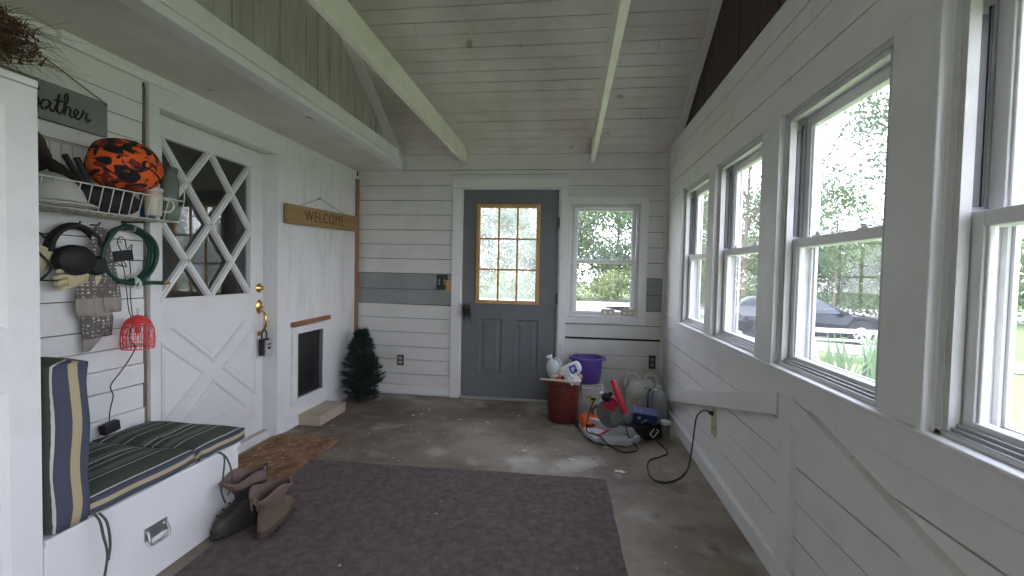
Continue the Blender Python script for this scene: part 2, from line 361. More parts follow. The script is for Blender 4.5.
jit = [random.uniform(-0.0022, 0.0022) for _ in range(80)]

# ------------------------------------------------------------------ the setting
YR = -2.4                                   # rear of the room, behind the camera
g = G(); g.box(XL-0.3, XR+0.2, YR-0.1, D+0.12, -0.12, 0)
struct(g.build('floor', MT['conc']))

SL = 0.58; RIDGE = 1.0
def zc(y): return 2.37 + SL*(D-y) if y >= RIDGE else 2.37 + SL*(D-RIDGE) - SL*(RIDGE-y)

# back wall -------------------------------------------------
zl = [0.0,0.10,0.21,0.353,0.483,0.627,0.767,0.905,1.055,1.212,1.355,1.498,1.64,1.787,1.93,2.072,2.222]
holesB = [(-1.06,-0.095,0,2.05),(0.0,0.64,0.835,1.91)]
g = G()
for a0,a1,z0,z1,i in rows(zl, -2.12, -1.14, holesB):
    k = 1 if i in (7,8) else 0
    t = 0.004 if i < 7 else 0.0
    j = jit[i]
    g.add([(a0,D+j,z0+t),(a1,D+j,z0-t),(a1,D+.02,z0-t),(a0,D+.02,z0+t),(a0,D+j,z1+t),(a1,D+j,z1-t),(a1,D+.02,z1-t),(a0,D+.02,z1+t)],
          [(0,3,2,1),(4,5,6,7),(0,1,5,4),(1,2,6,5),(2,3,7,6),(3,0,4,7)], k)
for a0,a1,z0,z1,i in rows(zl, -0.04, XR-0.03, holesB+[(-0.04,XR,0.627,0.645)]):
    k = 1 if i in (7,8) else 0
    g.box(a0,a1,D+jit[i+20],D+.02,z0,z1,k)
for a0,a1,z0,z1,i in rows([2.143,2.18,2.222], -1.15, -0.03, []): g.box(a0,a1,D+jit[i+7],D+.02,z0,z1)
g.box(-2.2,XR+.1,D-0.004,D+.02,2.226,2.37)                                  # top plate board
for a0,a1,z0,z1,i in rows([0,2.6], XL-.2, XR+.2, holesB, 0): g.box(a0,a1,D+.02,D+.05,z0,z1,2)
for a0,a1,z0,z1,i in rows([-.3,2.6], XL-.2, XR+.2, holesB, 0): g.box(a0,a1,D+.05,D+.12,z0,z1,3)
g.box(XR-.032,XR-.002,D-.016,D+.0,0,2.226)                                  # corner strip
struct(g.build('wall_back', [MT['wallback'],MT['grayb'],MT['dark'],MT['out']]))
g = G(); g.box(-2.1,-1.14,D-.012,D+.002,0.012,0.10); g.box(-.03,XR-.03,D-.012,D+.002,0.0,0.10)
struct(g.build('baseboard_back', MT['trim'], bevel=.002))
g = G(); g.box(-1.145,-1.055,D-.02,D+.01,0,2.045); g.box(-.10,-.03,D-.02,D+.01,0.,2.045); g.box(-1.15,-.028,D-.022,D+.01,2.047,2.14)
struct(g.build('trim_1', MT['trim'], bevel=.003))                            # casing of the grey door

# right wall ------------------------------------------------
WC = [3.42,2.60,1.738,0.885,0.045]; WW = 0.66; WB, WT = 0.87, 1.92  # last centre is an unseen window, added for the light it brings
holesR = [(c-WW/2,c+WW/2,WB,WT) for c in WC]
LIGHT_OPENING = (-2.25,-.5,0.0,2.08)                    # unseen opening added in the right wall behind the camera to let in light
zr = [0,0.105,0.245,0.381,0.515,0.655,0.78,0.87,1.92,2.065,2.21,2.30,2.41]
g = G()
for a0,a1,z0,z1,i in rows(zr[:8], YR, D, [LIGHT_OPENING]): g.box(XR+jit[i+30],XR+.02,a0,a1,z0,z1)
for a0,a1,z0,z1,i in rows([0.872,1.918], YR, D, holesR+[LIGHT_OPENING], 0): g.box(XR,XR+.02,a0,a1,z0,z1)
for a0,a1,z0,z1,i in rows(zr[8:], YR, D, [LIGHT_OPENING]): g.box(XR+jit[i+40]*.7,XR+.02,a0,a1,z0,z1)
g.box(XR-.002,XR+.09,YR,D,2.40,2.415)
for a0,a1,z0,z1,i in rows([0,2.40], YR, D+.1, holesR+[LIGHT_OPENING], 0): g.box(XR+.02,XR+.05,a0,a1,z0,z1,1)
for a0,a1,z0,z1,i in rows([-.3,2.40], YR, D+.12, holesR+[LIGHT_OPENING], 0): g.box(XR+.05,XR+.125,a0,a1,z0,z1,2)
struct(g.build('wall_right', [MT['wall'],MT['dark'],MT['out']]))
g = G()                                                                     # pillar facings between the windows
for y0,y1 in ((3.755,3.86),(2.935,3.085),(2.073,2.265),(1.225,1.402),(.38,.55)):
    g.box(XR-.016,XR+.002,y0,y1,.872,1.925)
    g.box(XR-.022,XR-.012,y0+.0,y0+.02,.872,1.925)
struct(g.build('trim_2', MT['trim'], bevel=.003))
g = G(); g.box(XR-.022,XR+.001,-.45,3.90,.765,.862); g.box(XR-.034,XR+.03,-.45,3.90,.862,.876)
struct(g.build('trim_3', MT['trim'], bevel=.004))                            # apron and stool under the windows
g = G()
g.box(XR-.022,XR+.001,1.868,1.982,.10,.764)
def brace(y0,z0,y1,z1,w): return [(y0,z0),(y1,z1),(y1,z1-w),(y0,z0-w)]
g.prism(brace(1.983,.775,4.30,.20,.095),'x',XR-.03,XR+.001)
g.prism(brace(1.866,.787,-.45,.787-.25*(1.866+.45),.10),'x',XR-.03,XR+.001)
struct(g.build('trim_4', MT['trim'], bevel=.003))                            # post and the two low braces
g = G(); g.box(XR-.02,XR+.002,-.45,D-.02,.0,.105); g.box(XR-.028,XR-.018,-.45,D-.02,.085,.10)
struct(g.build('baseboard_right', MT['trim'], bevel=.003))

# left wall -------------------------------------------------
ll = [0,.11,.21,.31,.41,.506,.63,.736,.832,.927,1.069,1.165,1.26,1.36,1.46,1.56,1.66,1.76,1.86,1.956,2.051,2.17,2.216]
DY0, DY1, DZ0, DZ1 = 2.18, 3.10, .04, 2.06
g = G()
for a0,a1,z0,z1,i in rows(ll, YR, 2.098, [], .005): g.box(XL-.02,XL+jit[i+50],a0,a1-abs(jit[i+3])*4,z0,z1)
g.box(XL-.02,XL-.014,2.06,2.13,0,2.216,3)
g.box(XL-.016,XL-.004,2.101,2.115,0,2.14,2)
g.box(XL-.02,XL,2.085,4.384,2.165,2.23)
for a0,a1,z0,z1,i in rows([0.,2.165], 3.10, D, [(3.30,3.72,.20,.76)], 0): g.box(XL-.018,XP,max(a0,3.12),a1,z0,z1,1)
for a0,a1,z0,z1,i in rows([-.1,2.5], YR, D+.1, [(DY0-.03,DY1+.03,DZ0,DZ1+.03),(3.30,3.72,.20,.76)], 0): g.box(XL-.16,XL-.02,a0,a1,z0,z1,3)
struct(g.build('wall_left', [MT['wall'],MT['panel'],mat('weathered_seam_wood',(.24,.19,.15),.8,c2=(.10,.075,.055),scale=14,stretch=(1,3,.5)),MT['dark']]))
g = G(); g.box(XL-.01,XP+.012,3.18,4.30,0,.13)
struct(g.build('baseboard_left', MT['trim'], bevel=.003))
g = G()                                                                      # casing of the lattice door
g.box(XL-.03,XL+.014,2.120,2.18,0,2.06); g.box(XL-.03,XP+.003,3.10,3.18,0,2.06); g.prism([(XL-.03,2.12),(XL+.016,2.12),(XP+.005,3.18),(XL-.03,3.18)],'z',2.06,2.166)
g.box(XL-.17,XL-.031,2.14,2.18,DZ0,2.08); g.box(XL-.17,XL-.031,3.102,3.14,DZ0,2.08); g.box(XL-.17,XL-.031,2.18,3.102,2.062,2.10); g.box(XL-.17,XL-.11,3.06,3.102,DZ0,2.062)
g.box(XL-.12,XL+.02,2.18,3.10,0,DZ0)
struct(g.build('trim_5', MT['trim'], bevel=.003))
g = G(); g.prism([(XL,2.168),(XL+.022,2.168),(XL+.03,2.19),(XL+.03,2.216),(XL,2.216)],'y',1.70,D)
struct(g.build('trim_6', MT['trim']))                                        # strip under the soffit
g = G(); g.box(XP-.04,XP+.018,4.305,4.362,0,2.13)
struct(g.build('trim_7', MT['stud'], bevel=.003))                            # bare stud in the corner
# dark house behind the lattice door and the pet door
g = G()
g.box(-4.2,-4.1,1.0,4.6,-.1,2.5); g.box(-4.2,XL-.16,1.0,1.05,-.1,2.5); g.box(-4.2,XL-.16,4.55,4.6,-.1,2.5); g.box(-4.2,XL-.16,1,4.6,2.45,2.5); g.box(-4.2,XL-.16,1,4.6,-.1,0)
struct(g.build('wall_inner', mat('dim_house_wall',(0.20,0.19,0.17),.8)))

# soffit, beams, gables, ceiling ------------------------------
g = G(); g.box(XL-.05,-1.66,YR,D,2.216,2.235)
struct(g.build('ceiling_soffit', MT['ceil']))
g = G(); g.box(-1.674,-1.582,YR,4.08,2.205,2.248); g.box(-1.674,-1.580,YR,4.08,2.252,2.345); g.box(-1.78,-1.605,YR,4.07,2.325,2.34); g.box(-1.78,-1.658,4.06,D-.006,2.2135,2.335)
struct(g.build('trim_8', MT['trim'], bevel=.004))                            # beam along the soffit
def gable(x0, x1, zb, pitch, m, name, seed):
    r = random.Random(seed); g = G(); y = YR
    while y < D-.02:
        w = pitch*r.uniform(.8,1.25); y1 = min(y+w, D)
        a, b = y+.0025, y1-.0025; dx = r.uniform(-.003,.003)
        ps = [(a,zb),(b,zb),(b,max(zb+.001,zc(b))),(a,max(zb+.001,zc(a)))]
        if a < RIDGE < b: ps.insert(3,(RIDGE,zc(RIDGE)))
        g.prism(ps,'x',x0+dx,x1+dx); y = y1
    g.prism([(YR,zb),(D,zb),(D,2.37),(RIDGE,zc(RIDGE)),(YR,zc(YR))],'x',min(x0,x1)-.03 if x1<x0 else max(x0,x1)+.0,(min(x0,x1)-.0 if x1<x0 else max(x0,x1)+.03),1)
    return struct(g.build(name,[m,MT['dark']]))
gable(-1.75,-1.77,2.23,.13,MT['gable'],'wall_gable_left',3)
gable(XR+.062,XR+.082,2.40,.14,MT['brown'],'wall_gable_right',5)
g = G(); N0 = int((D-RIDGE)/ (0.1*cos(math.atan(SL))))+1; dy = .0865
r = random.Random(11)
y = D
while y > RIDGE:
    a, b = y-.003, max(y-dy*r.uniform(.92,1.08), RIDGE)+.003
    j = r.uniform(-.002,.002)
    xs = sorted([-1.80, XR+.09]+([r.uniform(-1.3,.6)] if r.random()<.45 else []))
    for x0,x1 in zip(xs[:-1],xs[1:]): g.prism([(a,zc(a)+j),(b,zc(b)+j),(b,zc(b)+.02),(a,zc(a)+.02)],'x',x0+.0015,x1-.0015)
    y = b-.003
g.prism([(YR,zc(YR)),(RIDGE,zc(RIDGE)),(RIDGE,zc(RIDGE)+.02),(YR,zc(YR)+.02)],'x',-1.80,XR+.09)
g.prism([(YR-.2,zc(YR-.2)+.02),(RIDGE,zc(RIDGE)+.02),(D+.12,zc(D+.12)+.02),(D+.12,zc(D+.12)+.08),(RIDGE,zc(RIDGE)+.1),(YR-.2,zc(YR-.2)+.08)],'x',XL-.3,XR+.16,1)
struct(g.build('ceiling', [MT['ceil'],MT['dark']]))
g = G()
for x0,x1,t in ((-1.748,-1.66,.022),(XR+.012,XR+.061,.03)):
    g.prism([(D-.004,zc(D)-t),(D-.004,zc(D)-.001),(RIDGE,zc(RIDGE)-.001),(RIDGE,zc(RIDGE)-t)],'x',x0,x1)
struct(g.build('trim_9', MT['trim'], bevel=.002))                            # rake strips along the ceiling
for i,(x0,x1) in enumerate(((-1.05,-1.012),(.166,.206))):
    g = G(); zb, zt = 2.285, 2.435
    g.prism([(YR+.02,zb),(D-.006,zb),(D-.006,zc(D)-.002),(D-(zt-2.37)/SL-.005,zt),(YR+.02+(.3),zt)],'x',x0,x1)
    struct(g.build('trim_%d' % (10+i), MT['beam'], bevel=.004))
# rear wall, behind the camera
g = G()
for a0,a1,z0,z1,i in rows([0,2.42], XL-.16, XR+.16, [], 0): g.box(a0,a1,YR-.1,YR,z0,z1)
struct(g.build('wall_rear', MT['wall']))

# windows ----------------------------------------------------
def window(n, horiz, c, w, zb, zt, label, casing=False):
    """horiz 'y': in the right wall (depth +x); 'x': in the back wall (depth +y)"""
    base = (XR,c,zb) if horiz == 'y' else (c,D,zb)
    r = sroot('window_%d' % n, base, label, 'window')
    h = zt-zb
    def bx(g,u0,u1,d0,d1,z0,z1,m=0):
        if horiz == 'y': g.box(d0,d1,u0,u1,z0,z1,m)
        else: g.box(u0,u1,d0,d1,z0,z1,m)
    a = w/2
    g = G()                                                     # jambs through the wall
    for s in (-1,1):
        u = sorted((s*(a-.018), s*(a-.0195))); bx(g,u[0],u[1],.032,.105,.018,h-.018,1)
        u = sorted((s*a, s*(a-.018))); bx(g,u[0],u[1],.0,.13,0,h)
        u = sorted((s*(a-.018), s*(a-.034))); bx(g,u[0],u[1],.004,.03,.0,h-.018); bx(g,u[0],u[1],.106,.114,.02,h-.018)
    bx(g,-a,a,.0,.13,h-.018,h); bx(g,-a+.018,a-.018,.004,.03,h-.036,h-.018)
    bx(g,-a,a,.0,.16,-.012,.018)
    g.build('window_frame', [MT['jamb'],MT['liner']], r, bevel=.001)
    zm = h*.49
    def sash(name,d0,d1,z0,z1,bot,top):
        g = G(); b = a-.02; st = .042
        bx(g,-b,-b+st,d0,d1,z0,z1); bx(g,b-st,b,d0,d1,z0,z1); bx(g,-b+st,b-st,d0,d1,z0,z0+bot); bx(g,-b+st,b-st,d0,d1,z1-top,z1)
        for s in (-1,1):                                        # putty bead
            u = sorted((s*(b-st), s*(b-st-.008))); bx(g,u[0],u[1],d0+.006,d1-.012,z0+bot,z1-top)
        o = g.build(name, MT['trim'], r, bevel=.003)
        g = G(); bx(g,-b+st-.004,b-st+.004,(d0+d1)/2-.0015,(d0+d1)/2+.0015,z0+bot-.004,z1-top+.004)
        g.build('pane', MT['glass'], o)
        return o
    lo = sash('lower_sash',.034,.066,.018,zm+.018,.034,.036)
    sash('upper_sash',.072,.104,zm-.018,h-.018,.036,.045)
    g = G()
    for u in (-a*.42,a*.42):
        bx(g,u-.028,u+.028,.040,.062,zm+.018,zm+.024); bx(g,u-.012,u+.014,.044,.066,zm+.024,zm+.036); bx(g,u-.03,u-.012,.05,.064,zm+.024,zm+.029)
    g.build('sash_lock', MT['steel'], lo, bevel=.002)
    g = G()
    for s in (-1,1):
        u = sorted((s*(a-.018), s*(a-.026))); bx(g,u[0],u[1],.036,.050,zm+.03,h-.07); bx(g,u[0],u[1],.054,.060,zm+.03,h-.05)
    g.build('sash_track', MT['track'], r)
    g = G(); b = a-.02
    for s in (-1,1):
        u = sorted((s*b, s*(b-.022))); bx(g,u[0],u[1],.115,.127,.02,h-.02)
    bx(g,-b,b,.115,.127,.018,.04); bx(g,-b,b,.115,.127,h-.036,h-.018); bx(g,-b,b,.117,.125,zm-.012,zm+.012)
    for d,zz in ((.0,.006),(.010,.014),(.021,.022),(.070,.026),(.084,.024)): bx(g,-b,b,d,d+.007,.016,.016+zz)
    g.build('storm_frame', MT['alum'], r, bevel=.001)
    if casing:
        g = G(); cw = .068
        bx(g,-a-cw,-a+.002,-.018,.004,-.062,h+.06); bx(g,a-.002,a+cw,-.018,.004,-.062,h+.06); bx(g,-a,a,-.018,.004,h-.002,h+.06); bx(g,-a,a,-.018,.004,-.062,.004)
        bx(g,-a-.002,a+.002,-.026,.002,.0,.012)
        g.build('casing', MT['trim'], r, bevel=.003)
    return r
LBL = ['farthest side window, next to the back corner','second side window from the back corner, dark car beyond','large side window showing the black car and iris plants','nearest side window, cut off by the edge of the picture','unseen side window beside the camera position, added to let in light']
for i,c in enumerate(WC): window(i+1,'y',c,WW,WB,WT,LBL[i])
window(6,'x',.32,.64,.84,1.905,'white back window right of the grey door',True)

# grey back door ------------------------------------------------
r = sroot('door_1', (-.58,D,0), 'slate grey back door with nine pine-framed panes', 'door')
g = G(); x0,x1 = -.46,.46; y0,y1 = .012,.056
lx0,lx1,lz0,lz1 = -.325,.29,.935,1.895                           # glazed opening
pans = [(-.285,-.06,.245,.785),(.07,.29,.245,.785)]
for a0,a1,z0,z1,i in rows([.012,2.035], x0, x1, [(lx0,lx1,lz0,lz1)]+[(p[0],p[1],p[2],p[3]) for p in pans], 0): g.box(a0,a1,y0,y1,z0,z1)
for p in pans:
    a,b,c,d = p; ins = .028
    o = [(a,y0,c),(b,y0,c),(b,y0,d),(a,y0,d)]; q = [(a+ins*.4,y0+.012,c+ins*.4),(b-ins*.4,y0+.012,c+ins*.4),(b-ins*.4,y0+.012,d-ins*.4),(a+ins*.4,y0+.012,d-ins*.4)]
    t = [(a+ins*1.3,y0+.012,c+ins*1.3),(b-ins*1.3,y0+.012,c+ins*1.3),(b-ins*1.3,y0+.012,d-ins*1.3),(a+ins*1.3,y0+.012,d-ins*1.3)]
    e = [(a+ins*1.9,y0+.003,c+ins*1.9),(b-ins*1.9,y0+.003,c+ins*1.9),(b-ins*1.9,y0+.003,d-ins*1.9),(a+ins*1.9,y0+.003,d-ins*1.9)]
    vs = o+q+t+e; fs = []
    for k in range(3):
        for j in range(4): jj=(j+1)%4; fs.append((k*4+j,k*4+jj,k*4+4+jj,k*4+4+j))
    fs.append((12,13,14,15)); g.add(vs,fs); g.box(a,b,y0+.03,y1,c,d)
g.build('door_slab', MT['door'], r)
g = G()
f = .036
g.box(lx0,lx0+f,-.006,.03,lz0,lz1); g.box(lx1-f,lx1,-.006,.03,lz0,lz1); g.box(lx0+f,lx1-f,-.006,.03,lz0,lz0+f); g.box(lx0+f,lx1-f,-.006,.03,lz1-f,lz1)
g.build('window_frame', MT['pine'], r, bevel=.004)
g = G(); w3 = (lx1-lx0-2*f)/3; h3 = (lz1-lz0-2*f)/3
for k in (1,2):
    x = lx0+f+w3*k; g.box(x-.009,x+.009,.0,.026,lz0+f,lz1-f); z = lz0+f+h3*k; g.box(lx0+f,lx1-f,.001,.025,z-.009,z+.009)
g.build('muntins', MT['pine'], r, bevel=.003)
g = G(); g.box(lx0+.01,lx1-.01,.030,.034,lz0+.01,lz1-.01); g.build('pane', MT['glassd'], r)
g = G()
for z in (1.72,1.0,.25): g.box(.445,.462,-.006,.014,z-.045,z+.045); g.tube([(.466,-.006,z-.05),(.466,-.006,z+.05)],.006)
g.build('hinge', MT['track'], r)
g = G(); g.tube([(-.405,.012,.90),(-.405,-.012,.90)],.026,14); g.tube([(-.405,-.012,.90),(-.405,-.045,.90)],.011,10); g.ball((-.405,-.062,.90),(.029,.022,.029),14)
g.build('door_knob', MT['track'], r, smooth=50)
g = G(); g.box(-.47,.47,-.02,.06,0,.02); g.build('threshold', MT['alum'], r, bevel=.004)
g = G(); g.box(-.475,-.462,.0,.1,0,2.045); g.box(.463,.48,.0,.1,0,2.045); g.box(-.475,.48,.0,.1,2.037,2.05); g.box(-.475,-.44,.058,.1,0,2.045); g.box(.44,.48,.058,.1,0,2.045); g.box(-.475,.48,.058,.1,2.02,2.05)
g.build('door_jamb', MT['trim'], r)

# white lattice door -------------------------------------------
r = sroot('door_2', (-2.22,2.66,DZ0), 'white house door with diamond lattice glass over a crossbuck', 'door')
ya,yb = 2.185-2.66, 3.097-2.66; H = 2.055-DZ0
gy0,gy1,gz0,gz1 = 2.245-2.66, 2.966-2.66, 1.045-DZ0, 1.945-DZ0
g = G()
for a0,a1,z0,z1,i in rows([.004,H], ya, yb, [(gy0,gy1,gz0,gz1)], 0): g.box(-.045,0,a0,a1,z0,z1)
g.build('door_slab', MT['trim'], r, bevel=.003)
g = G(); U,Vv = (gy1-gy0)/2,(gz1-gz0)/2
def seg(u0,v0,u1,v1,wd,d0,d1):
    a = V((gy0+u0*U, gz1-v0*Vv)); b = V((gy0+u1*U, gz1-v1*Vv)); t = (b-a).normalized(); n = V((-t.y,t.x))*wd/2
    g.prism([tuple(a+n),tuple(b+n),tuple(b-n),tuple(a-n)],'x',d0,d1)
for s in ((1,0,0,1),(2,0,0,2),(2,1,1,2),(0,0,2,2),(1,0,2,1),(0,1,1,2)):
    seg(*s,.032,-.024,.002); seg(*s,.014,-.004,.009)
for s in ((0,0,2,0),(0,2,2,2),(0,0,0,2),(2,0,2,2)): seg(*s,.022,-.024,.006)
g.build('lattice_muntins', MT['trim'], r)
g = G(); g.box(-.028,-.024,gy0,gy1,gz0,gz1); g.build('pane', MT['glassk'], r)
g = G()                                                           # crossbuck mouldings: four triangles
def tri(pts):
    P = [V((y-2.66,z-DZ0)) for y,z in pts]; c = (P[0]+P[1]+P[2])/3
    for i in range(3):
        a,b = P[i],P[(i+1)%3]
        a2,b2 = a+(c-a)*.13, b+(c-b)*.13; a3,b3 = a+(c-a)*.24,b+(c-b)*.24
        g.prism([tuple(a),tuple(b),tuple(b2),tuple(a2)],'x',-.002,.012)
        m0,m1 = a+(c-a)*.045, b+(c-b)*.045; m2,m3 = b+(c-b)*.1, a+(c-a)*.1
        g.prism([tuple(m0),tuple(m1),tuple(m2),tuple(m3)],'x',.011,.018)
    e = [p+(c-p)*.30 for p in P]; g.prism([tuple(p) for p in e],'x',-.002,.004)
tri([(2.31,.885),(2.94,.885),(2.625,.635)]); tri([(2.235,.83),(2.56,.585),(2.235,.33)]); tri([(2.31,.265),(2.94,.265),(2.625,.525)]); tri([(3.01,.83),(2.69,.585),(3.01,.33)])
g.build('crossbuck_panel', MT['trim'], r)
g = G(); z = 1.09-DZ0; y = 3.05-2.66
g.lathe([(.0,0),(.034,0),(.034,.006),(.026,.012),(.018,.022),(.0,.026)],20); g.xf(0, M.Translation((0,y,z)) @ M.Rotation(pi/2,4,'Y'))
g.box(.022,.036,y-.004,y+.004,z-.016,z+.016)
g.build('deadbolt', MT['brass'], r, smooth=40)
g = G(); z = .955-DZ0
g.lathe([(.0,0),(.032,0),(.033,.006),(.024,.012),(.014,.016),(.0,.018)],20); g.xf(0, M.Translation((0,y,z)) @ M.Diagonal((1,1,1.6,1)) @ M.Rotation(pi/2,4,'Y'))
g.tube(cr([(.01,y,z-.02),(.04,y,z-.04),(.055,y,z-.09),(.048,y,z-.15),(.012,y,z-.19)],6),[.006]*6+[.009]*12+[.008]*7,10)
g.lathe([(.0,0),(.018,0),(.018,.006),(.0,.010)],14); g.xf(len(g.v)-14*4, M.Translation((0,y,z-.195)) @ M.Rotation(pi/2,4,'Y'))
g.tube(cr([(.012,y,z+.0),(.035,y-.004,z-.004),(.045,y-.03,z-.008)],4),.006,8)
g.build('door_handle', MT['brass'], r, smooth=40)
g = G(); g.box(-.06,.035,ya,yb,-.03,.0035); g.build('threshold', MT['alum'], r, bevel=.003)

# ------------------------------------------------------------------ left side things
# tall white cabinet
t = thing('storage_cabinet', 'tall white cabinet with panelled door at the left edge, beside the cushioned bench', 'cabinet', (XL+.012,.46,0))
dx = 1.602; X1 = -1.602-(XL+.012); YE = 1.211-.46; H = 1.785
g = G(); g.box(.0,X1-.022,0,YE,.0,H); g.box(.0,X1+.0,.0,YE,H-.022,H); g.box(0,X1-.024,.0,YE,.0,.06)
g.build('body', MT['trim'], t, bevel=.003)
g = G(); a,b = .01,YE-.004; c,d = .065,H-.026
pn = [(.10,YE-.085,1.045,1.69),(.10,YE-.085,.16,.868)]
for y0,y1,z0,z1,i in rows([c,d], a, b, [(p[0],p[1],p[2],p[3]) for p in pn], 0): g.box(X1-.022,X1,y0,y1,z0,z1)
for p in pn:
    y0,y1,z0,z1 = p
    def q(i,dp): return [(X1-dp,y0+i,z0+i),(X1-dp,y1-i,z0+i),(X1-dp,y1-i,z1-i),(X1-dp,y0+i,z1-i)]
    vs = q(0,0)+q(.012,.012)+q(.03,.012)+q(.06,.003); fs=[]
    for k in range(3):
        for j in range(4): jj=(j+1)%4; fs.append((k*4+j,k*4+jj,k*4+4+jj,k*4+4+j))
    fs.append((12,13,14,15)); g.add(vs,fs)
dr = g.build('door', MT['trim'], t)
g = G(); g.tube([(X1,.045,.95),(X1+.02,.045,.95)],.006); g.ball((X1+.028,.045,.95),.014); g.build('knob', MT['steel'], dr, smooth=50)

# dried grass on the cabinet
t = thing('dried_grass_bunch', 'dry brown grass and dark flower heads on top of the white cabinet', 'dried plant', (-1.86,1.10,1.785))
rr = random.Random(5); g = G(); g2 = G()
for i in range(750):
    a = rr.uniform(0,2*pi); el = rr.uniform(.05,1.3); ln = rr.uniform(.10,.30)
    d = V((cos(a)*cos(el)*.62, sin(a)*cos(el)+.12, sin(el)*.62+.05)); p0 = V((rr.uniform(-.05,.05),rr.uniform(-.04,.20),rr.uniform(.09,.20)))
    sag = rr.uniform(-.02,.10)
    pts = [p0, p0+d*ln*.5+V((0,0,.01)), p0+d*ln-V((0,0,sag))]
    pts = cr(pts,3); n = len(pts)
    g.tube(pts,[.0016*(1-.8*j/(n-1)) for j in range(n)],3)
for i in range(2200):
    a = rr.uniform(0,2*pi); el = rr.uniform(-.3,1.2); rad_ = rr.uniform(.02,.15)
    c = V((cos(a)*cos(el)*rad_, sin(a)*cos(el)*rad_*1.1+.12, .15+sin(el)*rad_*.8)); dv = V((rr.uniform(-1,1),rr.uniform(-1,1),rr.uniform(-.3,1))).normalized()
    nn = dv.orthogonal()*rr.uniform(.0012,.004); L_ = rr.uniform(.015,.05)
    g2.add([c-nn,c+nn,c+dv*L_],[(0,1,2)])
g.build('stems', MT['grassdry'], t); g2.build('flower_heads', MT['plum'], t)
g = G(); g.lathe([(.035,0),(.06,.0),(.075,.05),(.06,.11),(.045,.13),(.04,.13),(.055,.10)],20,cap0=True); g.build('pot', MT['brownc'], t, smooth=40)

# grey sign
t = thing('hanging_sign', 'grey wooden sign with black script hanging from a rope above the basket', 'sign', (XL,1.63,1.90))
g = G(); g.box(.012,.032,-.262,.258,-.078,.078); g.build('board', MT['signg'], t, bevel=.002)
g = G(); g.tube([(.03,-.25,.074),(.012,.0,.185),(.03,.25,.074)],.003,6)
for y in (-.25,.25): g.ball((.031,y,.07),.007)
g.tube([(.0,0,.187),(.022,0,.19)],.003,6); g.build('rope', MT['rope'], t)
g = G(); S = .0425
Ls = {'G':[[(-.0,1.75),(-.25,2.25),(-.8,2.3),(-1.3,1.8),(-1.5,1.0),(-1.2,.15),(-.7,-.02),(-.25,.35),(-.1,1.0),(-.12,.3),(-.35,-.7),(-.8,-1.0),(-.95,-.6),(-.4,-.1),(.3,.6)],[(-.75,.95),(-.1,1.0)]],
 'a':[[(1.0,.85),(.7,1.02),(.35,.85),(.12,.4),(.3,.02),(.62,.15),(.95,.65),(1.03,1.0),(.97,.35),(1.12,.0),(1.38,.2)]],
 't':[[(1.38,.2),(1.62,.9),(1.85,2.0),(1.7,.9),(1.66,.2),(1.85,.0),(2.1,.2)],[(1.35,1.25),(2.2,1.4)]],
 'h':[[(2.1,.2),(2.45,1.0),(2.72,2.0),(2.58,2.4),(2.42,2.0),(2.36,1.0),(2.34,.0)],[(2.35,.2),(2.55,.85),(2.85,1.0),(2.95,.7),(2.88,.2),(3.02,.0),(3.3,.2)]],
 'e':[[(3.3,.2),(3.65,.6),(3.72,.9),(3.5,1.02),(3.33,.65),(3.4,.15),(3.65,.0),(4.0,.3)]],
 'r':[[(4.0,.3),(4.2,.85),(4.27,1.15),(4.35,.92),(4.62,.92),(4.55,.5),(4.62,.08),(4.85,.15),(5.0,.45)]]}
for k,ss in Ls.items():
    for s in ss:
        pts = cr([(.0335, -.018+(x)*S*.93, -.038+z*S*.92) for x,z in s],5); n=len(pts)
        g.tube(pts,[.0024+.002*abs(sin(j*.55)) for j in range(n)],6)
g.build('lettering', MT['ink'], t)

# wire basket shelf
BX = -1.90-XL; BY0 = 1.225; BY1 = 2.06
t = thing('wire_basket_shelf', 'white wire basket shelf fixed to the board wall, filled with hats and jars', 'basket', (XL,BY0,1.452))
L_ = BY1-BY0; g = G(); r_ = .0022
def wr(p,r=.0022): g.tube(p,r,6)
zb,zf,zk = 0,.103,.298; bx0,bx1 = .012,BX-.028
wr([(BX,0,zf),(BX,L_,zf)],.0032); wr([(bx1,0,zb),(bx1,L_,zb)],.003); wr([(bx0,0,zb),(bx0,L_,zb)],.003); wr([(bx0,0,zk),(bx0,L_,zk)],.0035); wr([(bx0,0,.15),(bx0,L_,.15)],.003)
n = 19
for i in range(n+1):
    y = L_*i/n; wr([(bx0,y,zk),(bx0,y,zb),(bx1,y,zb),(BX,y,zf)])
for k in (.25,.5,.75): wr([(bx0+(bx1-bx0)*k,0,zb),(bx0+(bx1-bx0)*k,L_,zb)])
for y in (0,L_):
    wr([(bx0,y,zk),(BX,y,.245),(BX,y,zf)],.003); wr([(bx0,y,.15),(BX,y,zf)],.003)
    for k in (.2,.4,.6,.8): x = bx0+(BX-bx0)*k; wr([(x,y,zk-(zk-.245)*k),(min(x,bx1),y,zb)])
g.build('wire_grid', MT['wire'], t)
for y in (.29,.765):
    g = G(); g.box(.0,.006,y-.012,y+.012,-.05,.02); g.tube([(.005,y,-.035),(.03,y,-.035),(.035,y,-.02)],.006,8); g.box(.0,.12,y-.005,y+.005,-.012,-.004)
    g.build('bracket', MT['track'], t, bevel=.001)

